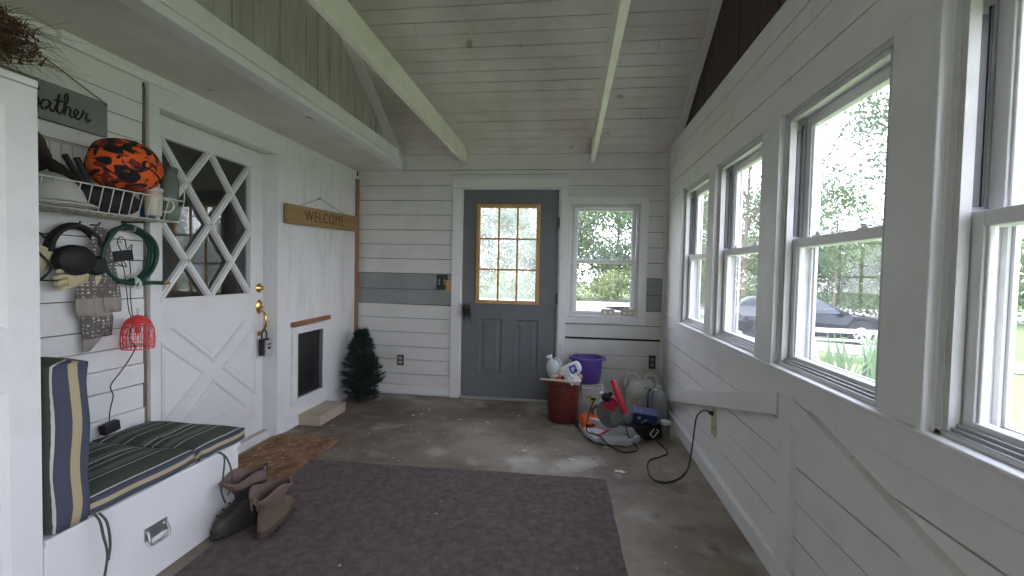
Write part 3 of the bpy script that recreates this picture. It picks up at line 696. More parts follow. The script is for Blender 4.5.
def lumpy(g, c, r, seed, amp=.1, n=28, k=18, fr=5, flat=None):
    from mathutils import noise
    st = g.mark(); g.ball((0,0,0),1,n,0,k)
    for i in range(st,len(g.v)):
        p = g.v[i]; d = 1+amp*noise.noise(p*fr*.5+V((seed,0,0)))+amp*.5*noise.noise(p*fr+V((0,seed,0)))
        p = V((p.x*r[0]*d,p.y*r[1]*d,p.z*r[2]*d))
        if flat is not None and p.z < flat: p.z = flat+(p.z-flat)*.15
        g.v[i] = p+V(c)
t = thing('camouflage_cap', 'orange and black camouflage cloth bundle resting high in the wire basket', 'cap', (-1.985,1.838,1.560))
g = G(); lumpy(g,(0,0,.116),(.12,.146,.114),3,.13,36,24,3.2)
g.build('cloth', MT['camo'], t, smooth=80)
g = G(); g.tube(cr([(.118*cos(a),.13*sin(a)-.0,.09+.03*cos(2*a+1)) for a in [i*.9-.9 for i in range(4)]],5),.004,6); g.build('seam_cord', MT['ink'], t)
t = thing('black_pouch', 'black cloth pouch lying under the orange bundle in the wire basket', 'pouch', (-2.0,1.765,1.456))
g = G(); lumpy(g,(0,0,.058),(.085,.145,.060),8,.15,24,16,4,-.056); g.build('body', MT['blackc'], t, smooth=80)
for k in (0,1):
    g = G(); g.tube(cr([(.02,-.08+.0*k,.08),(.03,-.145+.03*k,.14),(.035,-.195+.045*k,.205)],4),[.012]*5+[.011]*4,8); g.build('strap', MT['black'], t, smooth=60)
t = thing('pale_shell_cap', 'pale grey rounded cap lying in the left end of the wire basket', 'cap', (-1.975,1.525,1.456))
g = G(); g.lathe([(.10*cos(a),.13*sin(a)) for a in [i*pi/2/9 for i in range(9)]]+[(.004,.115)],32,sy=1.15,cap0=True,cap1=True); g.build('crown', MT['cap'], t, smooth=60)
g = G(); g.rings([[(.10*cos(a)*s+.02,.115*sin(a)*s,.006+h+ .0) for a in [2*pi*i/28 for i in range(28)]] for s,h in ((1.0,.0),(1.16,-.002),(1.17,.004),(1.0,.012))]); g.build('brim', MT['cap'], t, smooth=50)
t = thing('brown_cloth_hat', 'dark brown felt hat slumped against the cabinet in the basket', 'hat', (-2.055,1.455,1.590))
g = G(); lumpy(g,(0,0,.065),(.085,.125,.10),12,.16,24,16,3); g.build('crown', MT['brownc'], t, smooth=80)
g = G(); st = g.mark(); g.lathe([(.06,.0),(.13,-.006),(.15,-.0),(.13,.004),(.06,.008)],28,sy=1.2); g.xf(st,M.Translation((.0,.06,.02))@M.Rotation(rad(-28),4,'X')); g.build('brim', MT['brownc'], t, smooth=50)
t = thing('lidded_mug', 'cream lidded mug at the right end of the wire basket', 'mug', (-1.948,1.938,1.470))
g = G(); g.lathe([(.030,0),(.033,.004),(.035,.05),(.037,.095),(.034,.096),(.031,.01)],24,cap0=True); g.tube(cr([(.03,.025,.08),(.045,.05,.075),(.05,.058,.05),(.042,.045,.025),(.03,.022,.022)],4),.005,8); g.build('cup', MT['mug'], t, smooth=40)
g = G(); g.lathe([(.0,.093),(.038,.093),(.038,.110),(.035,.113),(.0,.113)],24); g.build('lid_band', MT['lid'], t, smooth=40)
g = G(); g.lathe([(.0,.113),(.041,.113),(.041,.123),(.033,.131),(.0,.133)],24); g.build('lid', MT['lidw'], t, smooth=40)
t = thing('glass_jar', 'greenish glass jar with dark lid in the right corner of the basket', 'jar', (-1.938,2.016,1.456))
g = G(); g.lathe([(.0,0),(.034,0),(.038,.01),(.038,.19),(.031,.215),(.031,.235),(.028,.235),(.034,.19),(.034,.012),(.0,.008)],24); g.build('body', MT['jarg'], t, smooth=40)
g = G(); g.lathe([(.0,.232),(.034,.232),(.034,.252),(.031,.256),(.0,.257)],24); g.build('lid', MT['track'], t, smooth=40)
t = thing('blue_bottle', 'small blue capped bottle behind the lidded mug in the basket', 'bottle', (-2.055,2.015,1.456))
g = G(); g.lathe([(.0,0),(.03,0),(.033,.01),(.033,.12),(.018,.145),(.018,.15),(.0,.15)],20); g.build('body', MT['bluep'], t, smooth=40)
g = G(); g.lathe([(.0,.15),(.02,.15),(.02,.178),(.0,.18)],16); g.build('cap', MT['bluel'], t, smooth=40)

# things hung on the board wall ------------------------------------
t = thing('ear_defenders', 'black ear defenders hung on the wall below the wire basket', 'ear defenders', (XL+.035,1.742,1.20))
g = G(); pts = [(.0,-.105*cos(a)*1.0,.085+.115*sin(a)) for a in [i*pi/14 for i in range(15)]]
for o_ in (-.013,.013): g.tube([(p[0]+o_,p[1],p[2]) for p in pts],.011,8)
g.tube([(p[0],p[1],p[2]+.003) for p in pts],.013,8); g.build('headband', MT['black'], t, smooth=50)
for y in (-.062,.062):
    g = G(); st=g.mark(); sc = .95 if y<0 else .66
    g.lathe([(.0,.045),(.055,.042),(.078,.025),(.082,.0),(.075,-.025),(.0,-.028)],24); g.xf(st,M.Translation((.022 if y<0 else .004,y+.035*(y<0),.052 if y<0 else .03))@M.Diagonal((1,sc,sc*.86,1))@M.Rotation(pi/2,4,'Y')); g.build('ear_cup', MT['black'], t, smooth=40)
g = G(); g.tube(cr([(.0,-.10,.12),(.01,-.15,.16),(.0,-.19,.13),(.012,-.15,.08),(.02,-.11,.02),(.01,-.14,-.03)],5),.005,6); g.build('cord', MT['black'], t)
g = G(); g.tube([(-.034,0,.205),(.02,0,.205),(.025,0,.222)],.004,6); g.build('hook', MT['track'], t)
def glove(loc, rot, label):
    t = thing('work_glove', label, 'glove', loc, 0, 'cream gloves on the wall', rot)
    def slab(w0,w1,h,th):
        g = G(); N_=16; rs=[]
        for i in range(7):
            k=i/6; w=w0+(w1-w0)*k
            rs.append([(th*sin(2*pi*j/N_)*(1+.2*sin(k*6)),w*cos(2*pi*j/N_),h*k) for j in range(N_)])
        g.rings(rs); return g
    g = slab(.038,.046,.085,.014)
    for k in range(4):
        y = -.034+.0225*k; ln = (.055,.068,.064,.048)[k]
        g.tube([(0,y,.075),(.003,y*1.05,.075+ln*.5),(.012,y*1.1,.075+ln)],[.0115,.011,.008],8)
    g.tube([(.0,.035,.02),(.008,.062,.045),(.012,.072,.075)],[.013,.012,.009],8)
    g.build('hand', MT['glove'], t, smooth=60)
    g = slab(.052,.040,-.0,.016); g = G(); rs=[[(.017*sin(2*pi*j/16),(.058-.016*i/4)*cos(2*pi*j/16),-.075+.085*i/4) for j in range(16)] for i in range(5)]; g.rings(rs); g.build('cuff', MT['glove'], t, smooth=60)
glove((XL+.03,1.585,1.235),(rad(155),0,0),'cream leather work glove hanging upside down beside the cabinet edge')
glove((XL+.045,1.765,1.185),(rad(98),0,rad(8)),'cream leather work glove tilted beneath the black ear defenders')
# towel
t = thing('hanging_towel', 'grey-brown dotted hand towel hanging from a hook on the board wall', 'towel', (XL+.012,1.835,1.405))
g = G(); 
def sheet(prof, xo, nf, amp, nu=36):
    """prof rows: (z, yc, half width)"""
    rs=[]
    for z,yc,hw in prof:
        rs.append([(xo+.012+amp*min(1,hw/.06)*(.55+.45*sin(nf*pi*(i/nu)*2+z*6)), yc+hw*(2*i/nu-1), z) for i in range(nu+1)])
    n=nu+1; vs=[p for r in rs for p in r]; fs=[]
    for a in range(len(rs)-1):
        for j in range(nu): fs.append((a*n+j,a*n+j+1,a*n+n+j+1,a*n+n+j))
    g.add(vs,fs)
sheet([(.0,-.002,.018),(-.05,-.008,.026),(-.12,-.018,.034),(-.20,-.030,.044),(-.28,-.043,.052),(-.34,-.050,.056),(-.385,-.050,.052),(-.40,-.048,.045)],.014,1.3,.030)
sheet([(.0,.006,.018),(-.05,.012,.022),(-.12,.024,.028),(-.20,.038,.035),(-.28,.052,.040),(-.35,.060,.042),(-.39,.062,.038)],.020,1.15,.030)
sheet([(-.10,.0,.03),(-.3,-.012,.05),(-.40,-.018,.058),(-.47,-.020,.050),(-.52,-.030,.034),(-.56,-.045,.016)],.000,1.6,.022)
sheet([(-.30,.02,.03),(-.42,.026,.046),(-.50,.028,.038)],.006,1.3,.020)
o = g.build('cloth', MT['towel'], t, smooth=80, uv=lambda p:(p.y*1.0+.5, p.z+.395+.13))
md = o.modifiers.new('thick','SOLIDIFY'); md.thickness = .004
g = G(); g.tube([(-.012,0,.01),(.03,0,.008),(.036,0,.022)],.004,6); g.build('hook', MT['track'], t)
# hose
t = thing('coiled_hose', 'coil of dark green garden hose with brass end hung on the wall', 'hose', (XL+.03,1.972,1.285))
g = G(); rr = random.Random(2)
for k in range(3):
    ph = rr.uniform(0,6); R0 = .124+.005*k
    g.tube([(.006+.014*k+.004*sin(3*a+ph),(R0+.004*sin(2*a+ph))*cos(a),(R0*1.02+.004*cos(3*a+ph))*sin(a)) for a in [2*pi*i/48 for i in range(48)]],.0095,8,closed=True)
g.tube(cr([(.035,-.03,-.13),(.04,.02,-.142),(.038,.10,-.135),(.036,.165,-.138)],6),.0095,8)
g.build('tube', MT['hose'], t, smooth=50)
g = G(); st=g.mark(); g.lathe([(.0,0),(.012,0),(.012,.018),(.009,.02),(.009,.04),(.0,.04)],14); g.xf(st,M.Translation((.036,.163,-.138))@M.Rotation(-pi/2,4,'X')); g.build('fitting', MT['brass'], t, smooth=40)
g = G(); g.tube([(.02+.026*cos(a),.012+.004*sin(a*2),-.128+.028*sin(a)) for a in [2*pi*i/16 for i in range(16)]],.007,8,closed=True); g.tube([(.045,.02,-.115),(.05,.03,-.14),(.045,.02,-.165)],.007,6); g.build('tie', MT['tie'], t)
g = G(); g.tube([(-.028,.0,.118),(.05,.0,.115),(.056,0,.135)],.005,6); g.build('hook', MT['steel'], t)
# adapter in the hose and cord
t = thing('wall_adapter', 'small black adapter box with looped wires hanging inside the green hose coil', 'adapter', (XL+.04,1.94,1.275))
g = G(); st=g.mark(); g.box(-.012,.016,-.045,.05,-.02,.028); g.xf(st,M.Rotation(rad(10),4,'X')); g.build('box', MT['black'], t, bevel=.004)
g = G()
g.tube(cr([(.0,.0,.03),(.01,-.025,.065),(.008,-.01,.095),(.0,.02,.08),(.0,.03,.04),(.006,.05,.06),(.008,.045,.02),(.0,.06,-.02)],6),.0022,6)
g.tube(cr([(.012,.0,-.02),(.014,.01,-.045),(.0,-.06,-.035),(.012,-.055,-.025),(.01,.02,-.05)],6),.002,6)
g.build('wires', MT['black'], t)
for p,r in (((.012,-.012,.07),.007),((.012,.035,.045),.005)):
    g = G(); g.ball(p,r); g.build('bulb', MT['steel'], t)
t = thing('string_light_cord', 'thin black cord running down the wall from the adapter to the plug', 'cord', (XL+.02,1.965,1.255))
g = G(); g.tube(cr([(.016,-.02,0),(.012,.0,-.06),(.01,.012,-.15),(.012,.02,-.24),(.02,.03,-.28)],6),.002,6)
g.tube(cr([(.014,.02,.02),(.012,.03,-.05),(.01,.03,-.16),(.02,.032,-.27)],6),.002,6)
g.tube(cr([(.03,.03,-.30),(.035,.0,-.37),(.035,.03,-.42),(.02,.02,-.47),(.012,-.02,-.53),(.01,-.07,-.59),(.012,-.06,-.64),(.012,-.075,-.70),(.012,-.08,-.755)],6),.0026,6)
g.build('cable', MT['black'], t)
g = G(); st=g.mark(); g.box(-.014,.020,-.036,.038,-.032,.016); g.xf(st,M.Translation((.016,-.085,-.775))@M.Rotation(rad(8),4,'X')); g.build('plug', MT['black'], t, bevel=.004)
# red cage
t = thing('red_wire_lantern', 'red mesh dome lantern hanging on a cord beside the door casing', 'lantern', (XL+.095,1.972,.835))
g = G(); R_ = .066; prof = [(R_*.96,.0),(R_*1.02,.03),(R_*1.0,.07),(R_*.9,.105),(R_*.66,.135),(R_*.32,.152),(.012,.156)]
for i in range(22):
    a = 2*pi*i/22; g.tube(cr([(r*cos(a),r*sin(a),z) for r,z in prof],2),.0010,4)
for r,z in prof[:-1]: g.tube([(r*cos(2*pi*i/28),r*sin(2*pi*i/28),z) for i in range(28)],.0014 if z>0 else .003,4,closed=True)
for i in range(150):
    a = random.uniform(0,2*pi); z0 = random.randrange(0,4); p=prof[z0]; q=prof[z0+1]; g.tube([(p[0]*cos(a),p[0]*sin(a),p[1]),(q[0]*cos(a+.28),q[0]*sin(a+.28),q[1])],.001,3)
g.build('mesh_shade', MT['red'], t)
g = G(); g.lathe([(.056,.122),(.045,.139),(.025,.154),(.01,.160),(.0,.161)],24); g.build('top_cap', MT['red'], t, smooth=50)
g = G(); g.tube([(0.0,.0,.158),(0,0,.175)],.004,8); g.tube([(.008*cos(2*pi*i/12),0,.183+.008*sin(2*pi*i/12)) for i in range(12)],.0016,5,closed=True); g.build('hanger', MT['steel'], t)
g = G(); g.tube([(0,0,.155),(0,0,.11)],.010,10); g.ball((0,0,.088),(.013,.013,.02)); g.build('bulb', MT['red'], t, smooth=50)

# bench and cushions ------------------------------------------------
t = thing('storage_bench', 'white box bench with a chrome pull under the striped cushions', 'bench', (XL+.012,1.215,0))
bw = -1.608-(XL+.012); bl = 2.062-1.215
g = G(); g.box(0,bw,0,bl,0,.349); g.build('body', MT['trim'], t, bevel=.003)
g = G(); g.box(0,bw+.008,-.0,bl+.008,.350,.3705); g.build('lid', MT['trim'], t, bevel=.004)
g = G(); y=.388; g.box(bw,bw+.004,y-.05,y+.05,.165,.215)
for s in (-.038,.038): g.tube([(bw+.004,y+s,.196),(bw+.012,y+s,.196)],.007,10)
g.tube(cr([(bw+.010,y-.04,.198),(bw+.020,y-.043,.165),(bw+.022,y-.03,.148),(bw+.022,y+.03,.148),(bw+.020,y+.043,.165),(bw+.010,y+.04,.198)],5),.0045,8)
g.build('drop_handle', MT['steel'], t, smooth=50)
def cushion(name,label,loc,size,upright=False,group=None):
    t = thing(name,label,'cushion',loc)
    sx,sy,sz = size; nx,ny,nz = 16,14,5
    def se(u,v,w):
        # rounded box
        e=.16; px=(1-e)*u; 
        x=u*sx/2; y=v*sy/2; z=w*sz/2
        if upright:
            y *= 1+.16*(1-u*u)*(1-w*w)+.05*sin(5*w+2*u); x *= 1+.02*sin(6*w)
        else:
            z *= 1+.30*(1-u**4)*(1-v**4) if w>0 else 1
            z += .006*sin(4*u+1)*sin(5*v)*(1-abs(u))*(1 if w>0 else 0)
            x *= 1+.012*sin(5*v)
        m_=sorted((abs(u),abs(v),abs(w)))
        if m_[1]>.999: pass
        k=.5*max(0,m_[1]-.7)/.3
        return V((x-math.copysign(k*.02*(abs(u)>.7),u), y-math.copysign(k*.02*(abs(v)>.7),v), z-math.copysign(k*.02*(abs(w)>.7),w)+sz/2))
    g = G()
    def face(fn,na,nb):
        vs=[se(*fn(-1+2*i/na,-1+2*j/nb)) for i in range(na+1) for j in range(nb+1)]
        g.add(vs,[(i*(nb+1)+j,(i+1)*(nb+1)+j,(i+1)*(nb+1)+j+1,i*(nb+1)+j+1) for i in range(na) for j in range(nb)])
    for s in (-1,1):
        face(lambda a,b:(a,b,s),nx,ny); face(lambda a,b:(a,s,b),nx,nz if not upright else ny); face(lambda a,b:(s,a,b),ny,nz if not upright else ny)
    if upright: uv=lambda p:((sy/2-p.y)*.50+max(0,sx/2-.02-p.x)*1.0*(p.y<.03), p.z)
    else: uv=lambda p:((p.z-.012)*.82+max(0,sx/2-.012-p.x), p.y)
    me_o = g.build('cover',MT['cush'],t,smooth=60,uv=uv)
    bm=bmesh.new(); bm.from_mesh(me_o.data); bmesh.ops.remove_doubles(bm,verts=bm.verts,dist=.0004); bmesh.ops.recalc_face_normals(bm,faces=bm.faces); bm.to_mesh(me_o.data); bm.free()
    return t
def ties(t,specs):
    for pts in specs:
        g = G(); p = cr(pts,5); n=len(p); vs=[];fs=[]
        for i,q in enumerate(p):
            w=.0042; a=.5*sin(i*.35); vs += [q+V((.001,-w*cos(a),-w*sin(a)*.3)),q+V((.001,w*cos(a),w*sin(a)*.3)),q+V((-.002,w*cos(a),0)),q+V((-.002,-w*cos(a),0))]
        for i in range(n-1):
            for j in range(4): jj=(j+1)%4; fs.append((i*4+j,i*4+jj,i*4+4+jj,i*4+4+j))
        g.add(vs,fs); g.build('tie',MT['strap'],t)
CX = (-2.135-1.578)/2; CW = 2.135-1.578
t = cushion('seat_cushion','striped seat cushion on the bench, nearer the cabinet',(CX,1.553,.372),(CW,.47,.079),group=None)
ties(t,[[(CW/2-.01,-.215,.03),(CW/2+.018,-.21,.0),(CW/2+.022,-.20,-.06),(CW/2+.02,-.185,-.14),(CW/2+.022,-.205,-.24)],[(CW/2-.01,-.195,.02),(CW/2+.018,-.185,-.02),(CW/2+.02,-.175,-.10),(CW/2+.018,-.18,-.16)]])
t = cushion('seat_cushion','striped seat cushion on the bench, farther one beside the white door',(CX,1.945,.372),(CW,.30,.075))
ties(t,[[(CW/2-.01,-.045,.01),(CW/2+.018,-.035,-.01),(CW/2+.022,-.045,-.09),(CW/2+.02,-.055,-.16),(CW/2+.022,-.03,-.23)],[(CW/2-.01,-.04,.015),(CW/2+.02,-.03,-.01),(CW/2+.024,.0,-.08),(CW/2+.022,.01,-.15),(CW/2+.022,-.015,-.2)]])
cushion('back_cushion','striped back cushion standing upright against the white cabinet',(CX,1.283,.373),(CW,.125,.55),True)

# boots ---------------------------------------------------------------
def boot(loc, rz, label, um, sm, lm, hgt, slump, seed, side=1, rs_=.070, lean=0):
    t = thing('work_boot', label, 'boot', loc, rz, 'pair of work boots on the floor'); N_=32
    from mathutils import noise
    def outline(y0,y1,w,z,sl=0,am=1):
        r=[]
        for j in range(N_):
            a=2*pi*j/N_; cy=(y0+y1)/2; hl=(y1-y0)/2; y=cy+hl*cos(a); k=(cos(a)+1)/2
            x=w*(1-.16*(1-k))*math.copysign(abs(sin(a))**.85,sin(a))
            q=V((x+side*.010*k*k+sl,y,z)); f=.0035*am*min(1,max(0,(z-.05)/.08))
            r.append(q+V((noise.noise(q*16+V((seed,0,0)))*f,noise.noise(q*16+V((0,seed,0)))*f,0)))
        return r
    g = G(); g.rings([outline(-.135,.158,.049,0.0),outline(-.138,.162,.053,.006),outline(-.136,.160,.052,.020),outline(-.133,.156,.049,.034)])
    for k in range(8): y=-.112+.032*k; g.box(-.050,.050,y,y+.015,.001,.016)
    g.build('sole', sm, t, smooth=40)
    prof=[(-.131,.153,.047,.033,0),(-.131,.152,.048,.050,0),(-.130,.145,.047,.068,0),(-.129,.126,.046,.084,.001),(-.128,.095,.045,.098,.002),(-.127,.060,.045,.112,.004),(-.127,.032,.046,.128,.006)]
    M_=5
    for i in range(1,M_+1):
        k=i/M_; prof.append((-.127-.02*k-slump*k*.5+lean*k,.022+.018*k+slump*k*.4+lean*k,.047+(rs_-.047)*k**.8,.128+(hgt-.128)*k,.006+.006*k))
    rs=[outline(*p) for p in prof]; n=len(rs)
    for i in range(n-M_,n):
        k=(i-n+M_+1)/M_
        for p in rs[i]: p.z += k*(.014*sin(p.y*34+seed)+.010*sin(p.x*40+seed))
    top=rs[-1]
    cen=[sum(r,V())/N_ for r in rs]
    g = G(); g.rings(rs,cap1=False); g.build('upper', um, t, smooth=60)
    g = G(); g.tube([p.copy() for p in top],.0065,8,closed=True)
    inn=[[cen[i]+(p-cen[i])*s for p in rs[i]] for i,s in ((n-1,.96),(n-2,.90),(n-3,.88),(n-5,.84),(n-6,.78))]
    g.rings(inn,cap0=False,cap1=True); g.build('lining', lm, t, smooth=60)
    g = G(); band=[[cen[i]+(p-cen[i])*1.035 for p in rs[i]] for i in (n-3,n-2,n-1)]; g.rings(band,cap0=False,cap1=False); g.build('collar', lm, t, smooth=60)
    g = G()
    for k in range(4):
        z=.088+.016*k; y=.118-.030*k; g.tube(cr([(-.036,y-.012,z-.006),(0,y+.010,z+.006),(.036,y-.012,z-.006)],4),.0026,6)
    g.build('laces', sm, t)
    g = G(); y=prof[-1][0]; g.tube(cr([(-.012,y-.004,hgt-.05),(-.012,y-.010,hgt-.01),(0,y-.016,hgt+.012),(.012,y-.010,hgt-.01),(.012,y-.004,hgt-.05)],4),.004,6); g.build('pull_tab', um, t, smooth=50)
    return t
boot((-1.520,1.985,0.0125), rad(163), 'dark leather work boot against the bench, left of the pair', MT['bootd'], MT['sole'], MT['bootl'], .235, .02, 2, -1, .074, .05)
boot((-1.378,2.005,0.0125), rad(10), 'tan suede work boot with cuffed collar, right of the pair', MT['boott'], MT['solet'], MT['bootl'], .205, .03, 5, 1, .078, -.012)

# floor coverings -------------------------------------------------------
def flatmesh(name,label,cat,corners,th,m,wav,seed,n=40):
    t = None; rr=random.Random(seed); P=[V((a,b,0)) for a,b in corners]
    from mathutils import noise
    c=sum(P,V())/4; g=G(); vs=[];top=[]
    N_=n
    def pt(u,v): 
        p=P[0]*(1-u)*(1-v)+P[1]*u*(1-v)+P[2]*u*v+P[3]*(1-u)*v-c
        e=min(u,1-u,v,1-v); q=p+V((noise.noise(p*4+V((seed,0,0)))*wav,noise.noise(p*4+V((0,seed,0)))*wav,0)); q.z=th+noise.noise(p*3)*.0015*(e>0); return q
    for i in range(N_+1):
        for j in range(N_+1): vs.append(pt(i/N_,j/N_))
    o=len(vs); fs=[(i*(N_+1)+j,(i+1)*(N_+1)+j,(i+1)*(N_+1)+j+1,i*(N_+1)+j+1) for i in range(N_) for j in range(N_)]
    bnd=[(i,0) for i in range(N_)]+[(N_,j) for j in range(N_)]+[(i,N_) for i in range(N_,0,-1)]+[(0,j) for j in range(N_,0,-1)]
    ids=[i*(N_+1)+j for i,j in bnd]
    lo=[V((vs[i].x,vs[i].y,.001)) for i in ids]; vs+=lo; k=len(ids)
    fs+=[(ids[i],o+i,o+(i+1)%k,ids[(i+1)%k]) for i in range(k)]+[tuple(range(o,o+k))]
    g.add(vs,fs); ob=g.build(name,m); ob.location=(c.x,c.y,0); return tag(ob,label,cat)
flatmesh('area_rug','large dark brown pile rug across the concrete floor','rug',[(-1.43,.55),(.30,.55),(.247,2.775),(-1.615,2.735)],.010,MT['rug'],.012,3)
flatmesh('door_mat','brown coir door mat in front of the white lattice door','mat',[(-2.10,2.115),(-1.635,2.12),(-1.617,3.105),(-2.10,3.125)],.012,MT['coir'],.006,7)
# pet door, welcome sign, step, tree ----------------------------------
t = thing('pet_door', 'white framed pet door with black flap in the plywood panel', 'pet door', (XP,3.50,.17))
g = G(); y0,y1,z0,z1 = -.235,.235,.0,.61; f=.052
for a0,a1,b0,b1,i in rows([z0,z1], y0,y1,[(y0+f,y1-f,z0+f,z1-f)],0): g.box(-.004,.022,a0,a1,b0,b1)
for a0,a1,b0,b1,i in rows([z0+f-.014,z1-f+.014], y0+f-.014,y1-f+.014,[(y0+f,y1-f,z0+f,z1-f)],0): g.box(.0,.030,a0,a1,b0,b1)
g.build('frame', MT['trim'], t, bevel=.003)
g = G(); g.box(-.012,-.008,y0+f-.006,y1-f+.006,z0+f-.004,z1-f+.006); g.build('flap', MT['flap'], t)
g = G(); 
for y in (y0+.025,y1-.025):
    for z in (z0+.025,z1/2,z1-.025): g.ball((.022,y,z),.005,8,0,5)
g.build('screws', MT['steel'], t)
o = G(); o.box(-.002,.03,-.26,.285,.0,.036); o = o.build('wood_ledge', MT['brick'], bevel=.004); o.location=(XP+.002,3.52,.79); o.rotation_euler=(rad(1.2),0,0)
tag(o,'short brown wooden strip fixed above the pet door','ledge')
t = thing('welcome_sign', 'brown wooden plank sign with routed letters above the pet door', 'sign', (XP+.024,3.70,1.66), rot=(rad(2.1),0,0))
g = G(); g.box(.0,.022,-.555,.56,-.074,.074); g.build('board', MT['signw'], t, bevel=.004)
g = G(); g.tube([(.012,-.40,.07),(.004,-.07,.165),(.012,.33,.07)],.0022,6); g.tube([(-.02,-.07,.165),(.012,-.07,.168)],.003,6); g.build('wire', MT['track'], t)
cu = bpy.data.curves.new('lettering','FONT'); cu.body='WELCOME'; cu.size=.125; cu.align_x='CENTER'; cu.align_y='CENTER'; cu.extrude=.0015; cu.space_character=1.22; cu.offset=-.001
tmp = bpy.data.objects.new('tmp',cu); COL.objects.link(tmp); bpy.context.view_layer.update()
me = bpy.data.meshes.new_from_object(tmp.evaluated_get(bpy.context.evaluated_depsgraph_get())); bpy.data.objects.remove(tmp)
me.transform(M.Translation((.0225,-.02,.0))@M(((0,0,1,0),(1,0,0,0),(0,1,0,0),(0,0,0,1)))@M.Diagonal((.90,1.0,1,1)))
me.materials.clear(); me.materials.append(mat('routed_letter_brown',(0.085,0.048,0.022),.7)); o=bpy.data.objects.new('lettering',me); COL.objects.link(o); o.parent=t
g = G(); g.box(-.105,.105,-.205,.205,0,.062); g.box(-.11,.11,-.21,.21,.062,.082)
o = g.build('step_block', MT['stepm'], bevel=.003); o.location=(-2.02,3.56,0); tag(o,'low tan wooden step below the pet door','step')
t = thing('fir_tree', 'small dark artificial fir tree standing in the back left corner', 'fir tree', (-1.925,4.085,0))
rr=random.Random(4); g=G(); g2=G()
g2.tube([(0,0,0.0),(0,0,.3),(.01,0,.66)],[.02,.016,.006],8)
for i in range(270):
    z=rr.uniform(.045,.68)**1.0; a=rr.uniform(0,2*pi); k=z/.70
    R_=.205*(min(1,k*3.2+.45))*(1-max(0,k-.22)/.80)**.8*rr.uniform(.72,1.08)+.012
    p0=V((0,0,z-.02)); d=V((cos(a),sin(a),rr.uniform(.0,.42))).normalized(); p1=p0+d*R_
    if p1.x < -.125: p1.x = -.125
    if p1.y > .225: p1.y=.225
    m_=(p0+p1)/2-V((0,0,.015)); pts=cr([p0,m_,p1],5); g2.tube(pts,.0025,4)
    for p in pts[2:]:
        for q in range(12):
            dv=(d*.9+V((rr.uniform(-1,1),rr.uniform(-1,1),rr.uniform(-.7,1)))).normalized(); ln=rr.uniform(.022,.05); nn=dv.orthogonal().normalized()*.0034
            nn.rotate(Euler((0,0,rr.uniform(0,6)))); pp=p+V((rr.uniform(-.006,.006),)*3); g.add([pp-nn,pp+nn,pp+dv*ln],[(0,1,2)])
g.build('needles', MT['fir'], t); g2.build('trunk', MT['bark'], t)
g=G(); g.lathe([(.0,0),(.06,0),(.065,.01),(.05,.04),(.0,.05)],20); g.build('base', MT['brownc'], t, smooth=50)
# lockbox
t = thing('key_lockbox', 'grey and black key lockbox hanging from the brass door handle', 'lockbox', (-2.170,3.050,.672))
g=G(); g.box(-.017,.012,-.046,.036,-.066,.055); g.build('body', MT['black'], t, bevel=.006)
g=G(); g.box(.010,.026,-.024,.044,-.070,.042); g.build('front_cover', MT['lockg'], t, bevel=.005)
g=G(); g.box(.026,.028,-.006,.024,-.022,-.004); g.box(.026,.028,-.010,.030,.010,.018); g.build('dials', MT['black'], t)
g=G(); g.tube(cr([(-.004,-.028,.05),(-.004,-.028,.095),(-.004,-.004,.118),(-.004,.02,.095),(-.004,.02,.05)],5),.0055,8); g.build('shackle', MT['black'], t, smooth=50)
# outlets
def plate(name,label,loc,mats,w,h,ax,kind='outlet',group=None):
    t=thing(name,label,kind,loc,group=group)
    def b(g,u0,u1,d0,d1,z0,z1):
        if ax=='y': g.box(u0,u1,-d1,-d0,z0,z1)
        else: g.box(-d1,-d0,u0,u1,z0,z1)
    g=G(); b(g,-w/2,w/2,0,.006,-h/2,h/2); g.build('cover_plate',mats[0],t,bevel=.002)
    for s in (-1,1):
        g=G(); b(g,-w*.27,w*.27,.005,.010,s*h*.2-h*.13,s*h*.2+h*.13); o=g.build('socket',mats[1],t,bevel=.003)
        g=G(); b(g,-w*.14,-w*.09,.0098,.0105,s*h*.2-h*.05,s*h*.2+h*.06); b(g,w*.09,w*.14,.0098,.0105,s*h*.2-h*.05,s*h*.2+h*.06); g.build('slots',mats[2],o)
    return t
plate('power_outlet','dark power outlet in the back wall left of the grey door',(-1.655,D-.001,.345),(MT['outletd'],MT['outlet'],MT['black']),.066,.105,'y')
plate('power_outlet','dark power outlet above the jugs in the back right corner',(.782,D-.002,.435),(MT['outletd'],mat('grey_socket',(0.25,.25,.25),.4),MT['black']),.062,.125,'y')
plate('power_outlet','ivory outlet strip on the right wall with a black plug',(XR-.004,2.845,.375),(MT['outlet'],MT['outlet'],MT['black']),.075,.165,'x')
t=thing('switch_plate','black double switch plate left of the grey door','switch',(-1.237,D-.002,1.137))
g=G(); g.box(-.058,.052,-.008,0,-.075,.068); g.build('cover_plate',MT['outletd'],t,bevel=.002)
for x in (-.03,.022):
    g=G(); g.box(x-.010,x+.010,-.011,-.007,-.036,.036); o=g.build('rocker',mat('dark_grey_switch',(.09,.09,.09),.4),t,bevel=.001)
    g=G(); 
    for z in (-.018,.012): g.box(x-.006,x+.006,-.0122,-.0108,z-.008,z+.008)
    g.build('toggle',mat('switch_grey',(.4,.4,.4),.4),o)
o=G(); o.box(-.028,.028,-.012,.0,-.05,.05); o=o.build('wood_shim',MT['pine'],bevel=.002); o.location=(-1.171,D-.008,1.102); tag(o,'bare pine block between the black switches and the grey door casing','block')
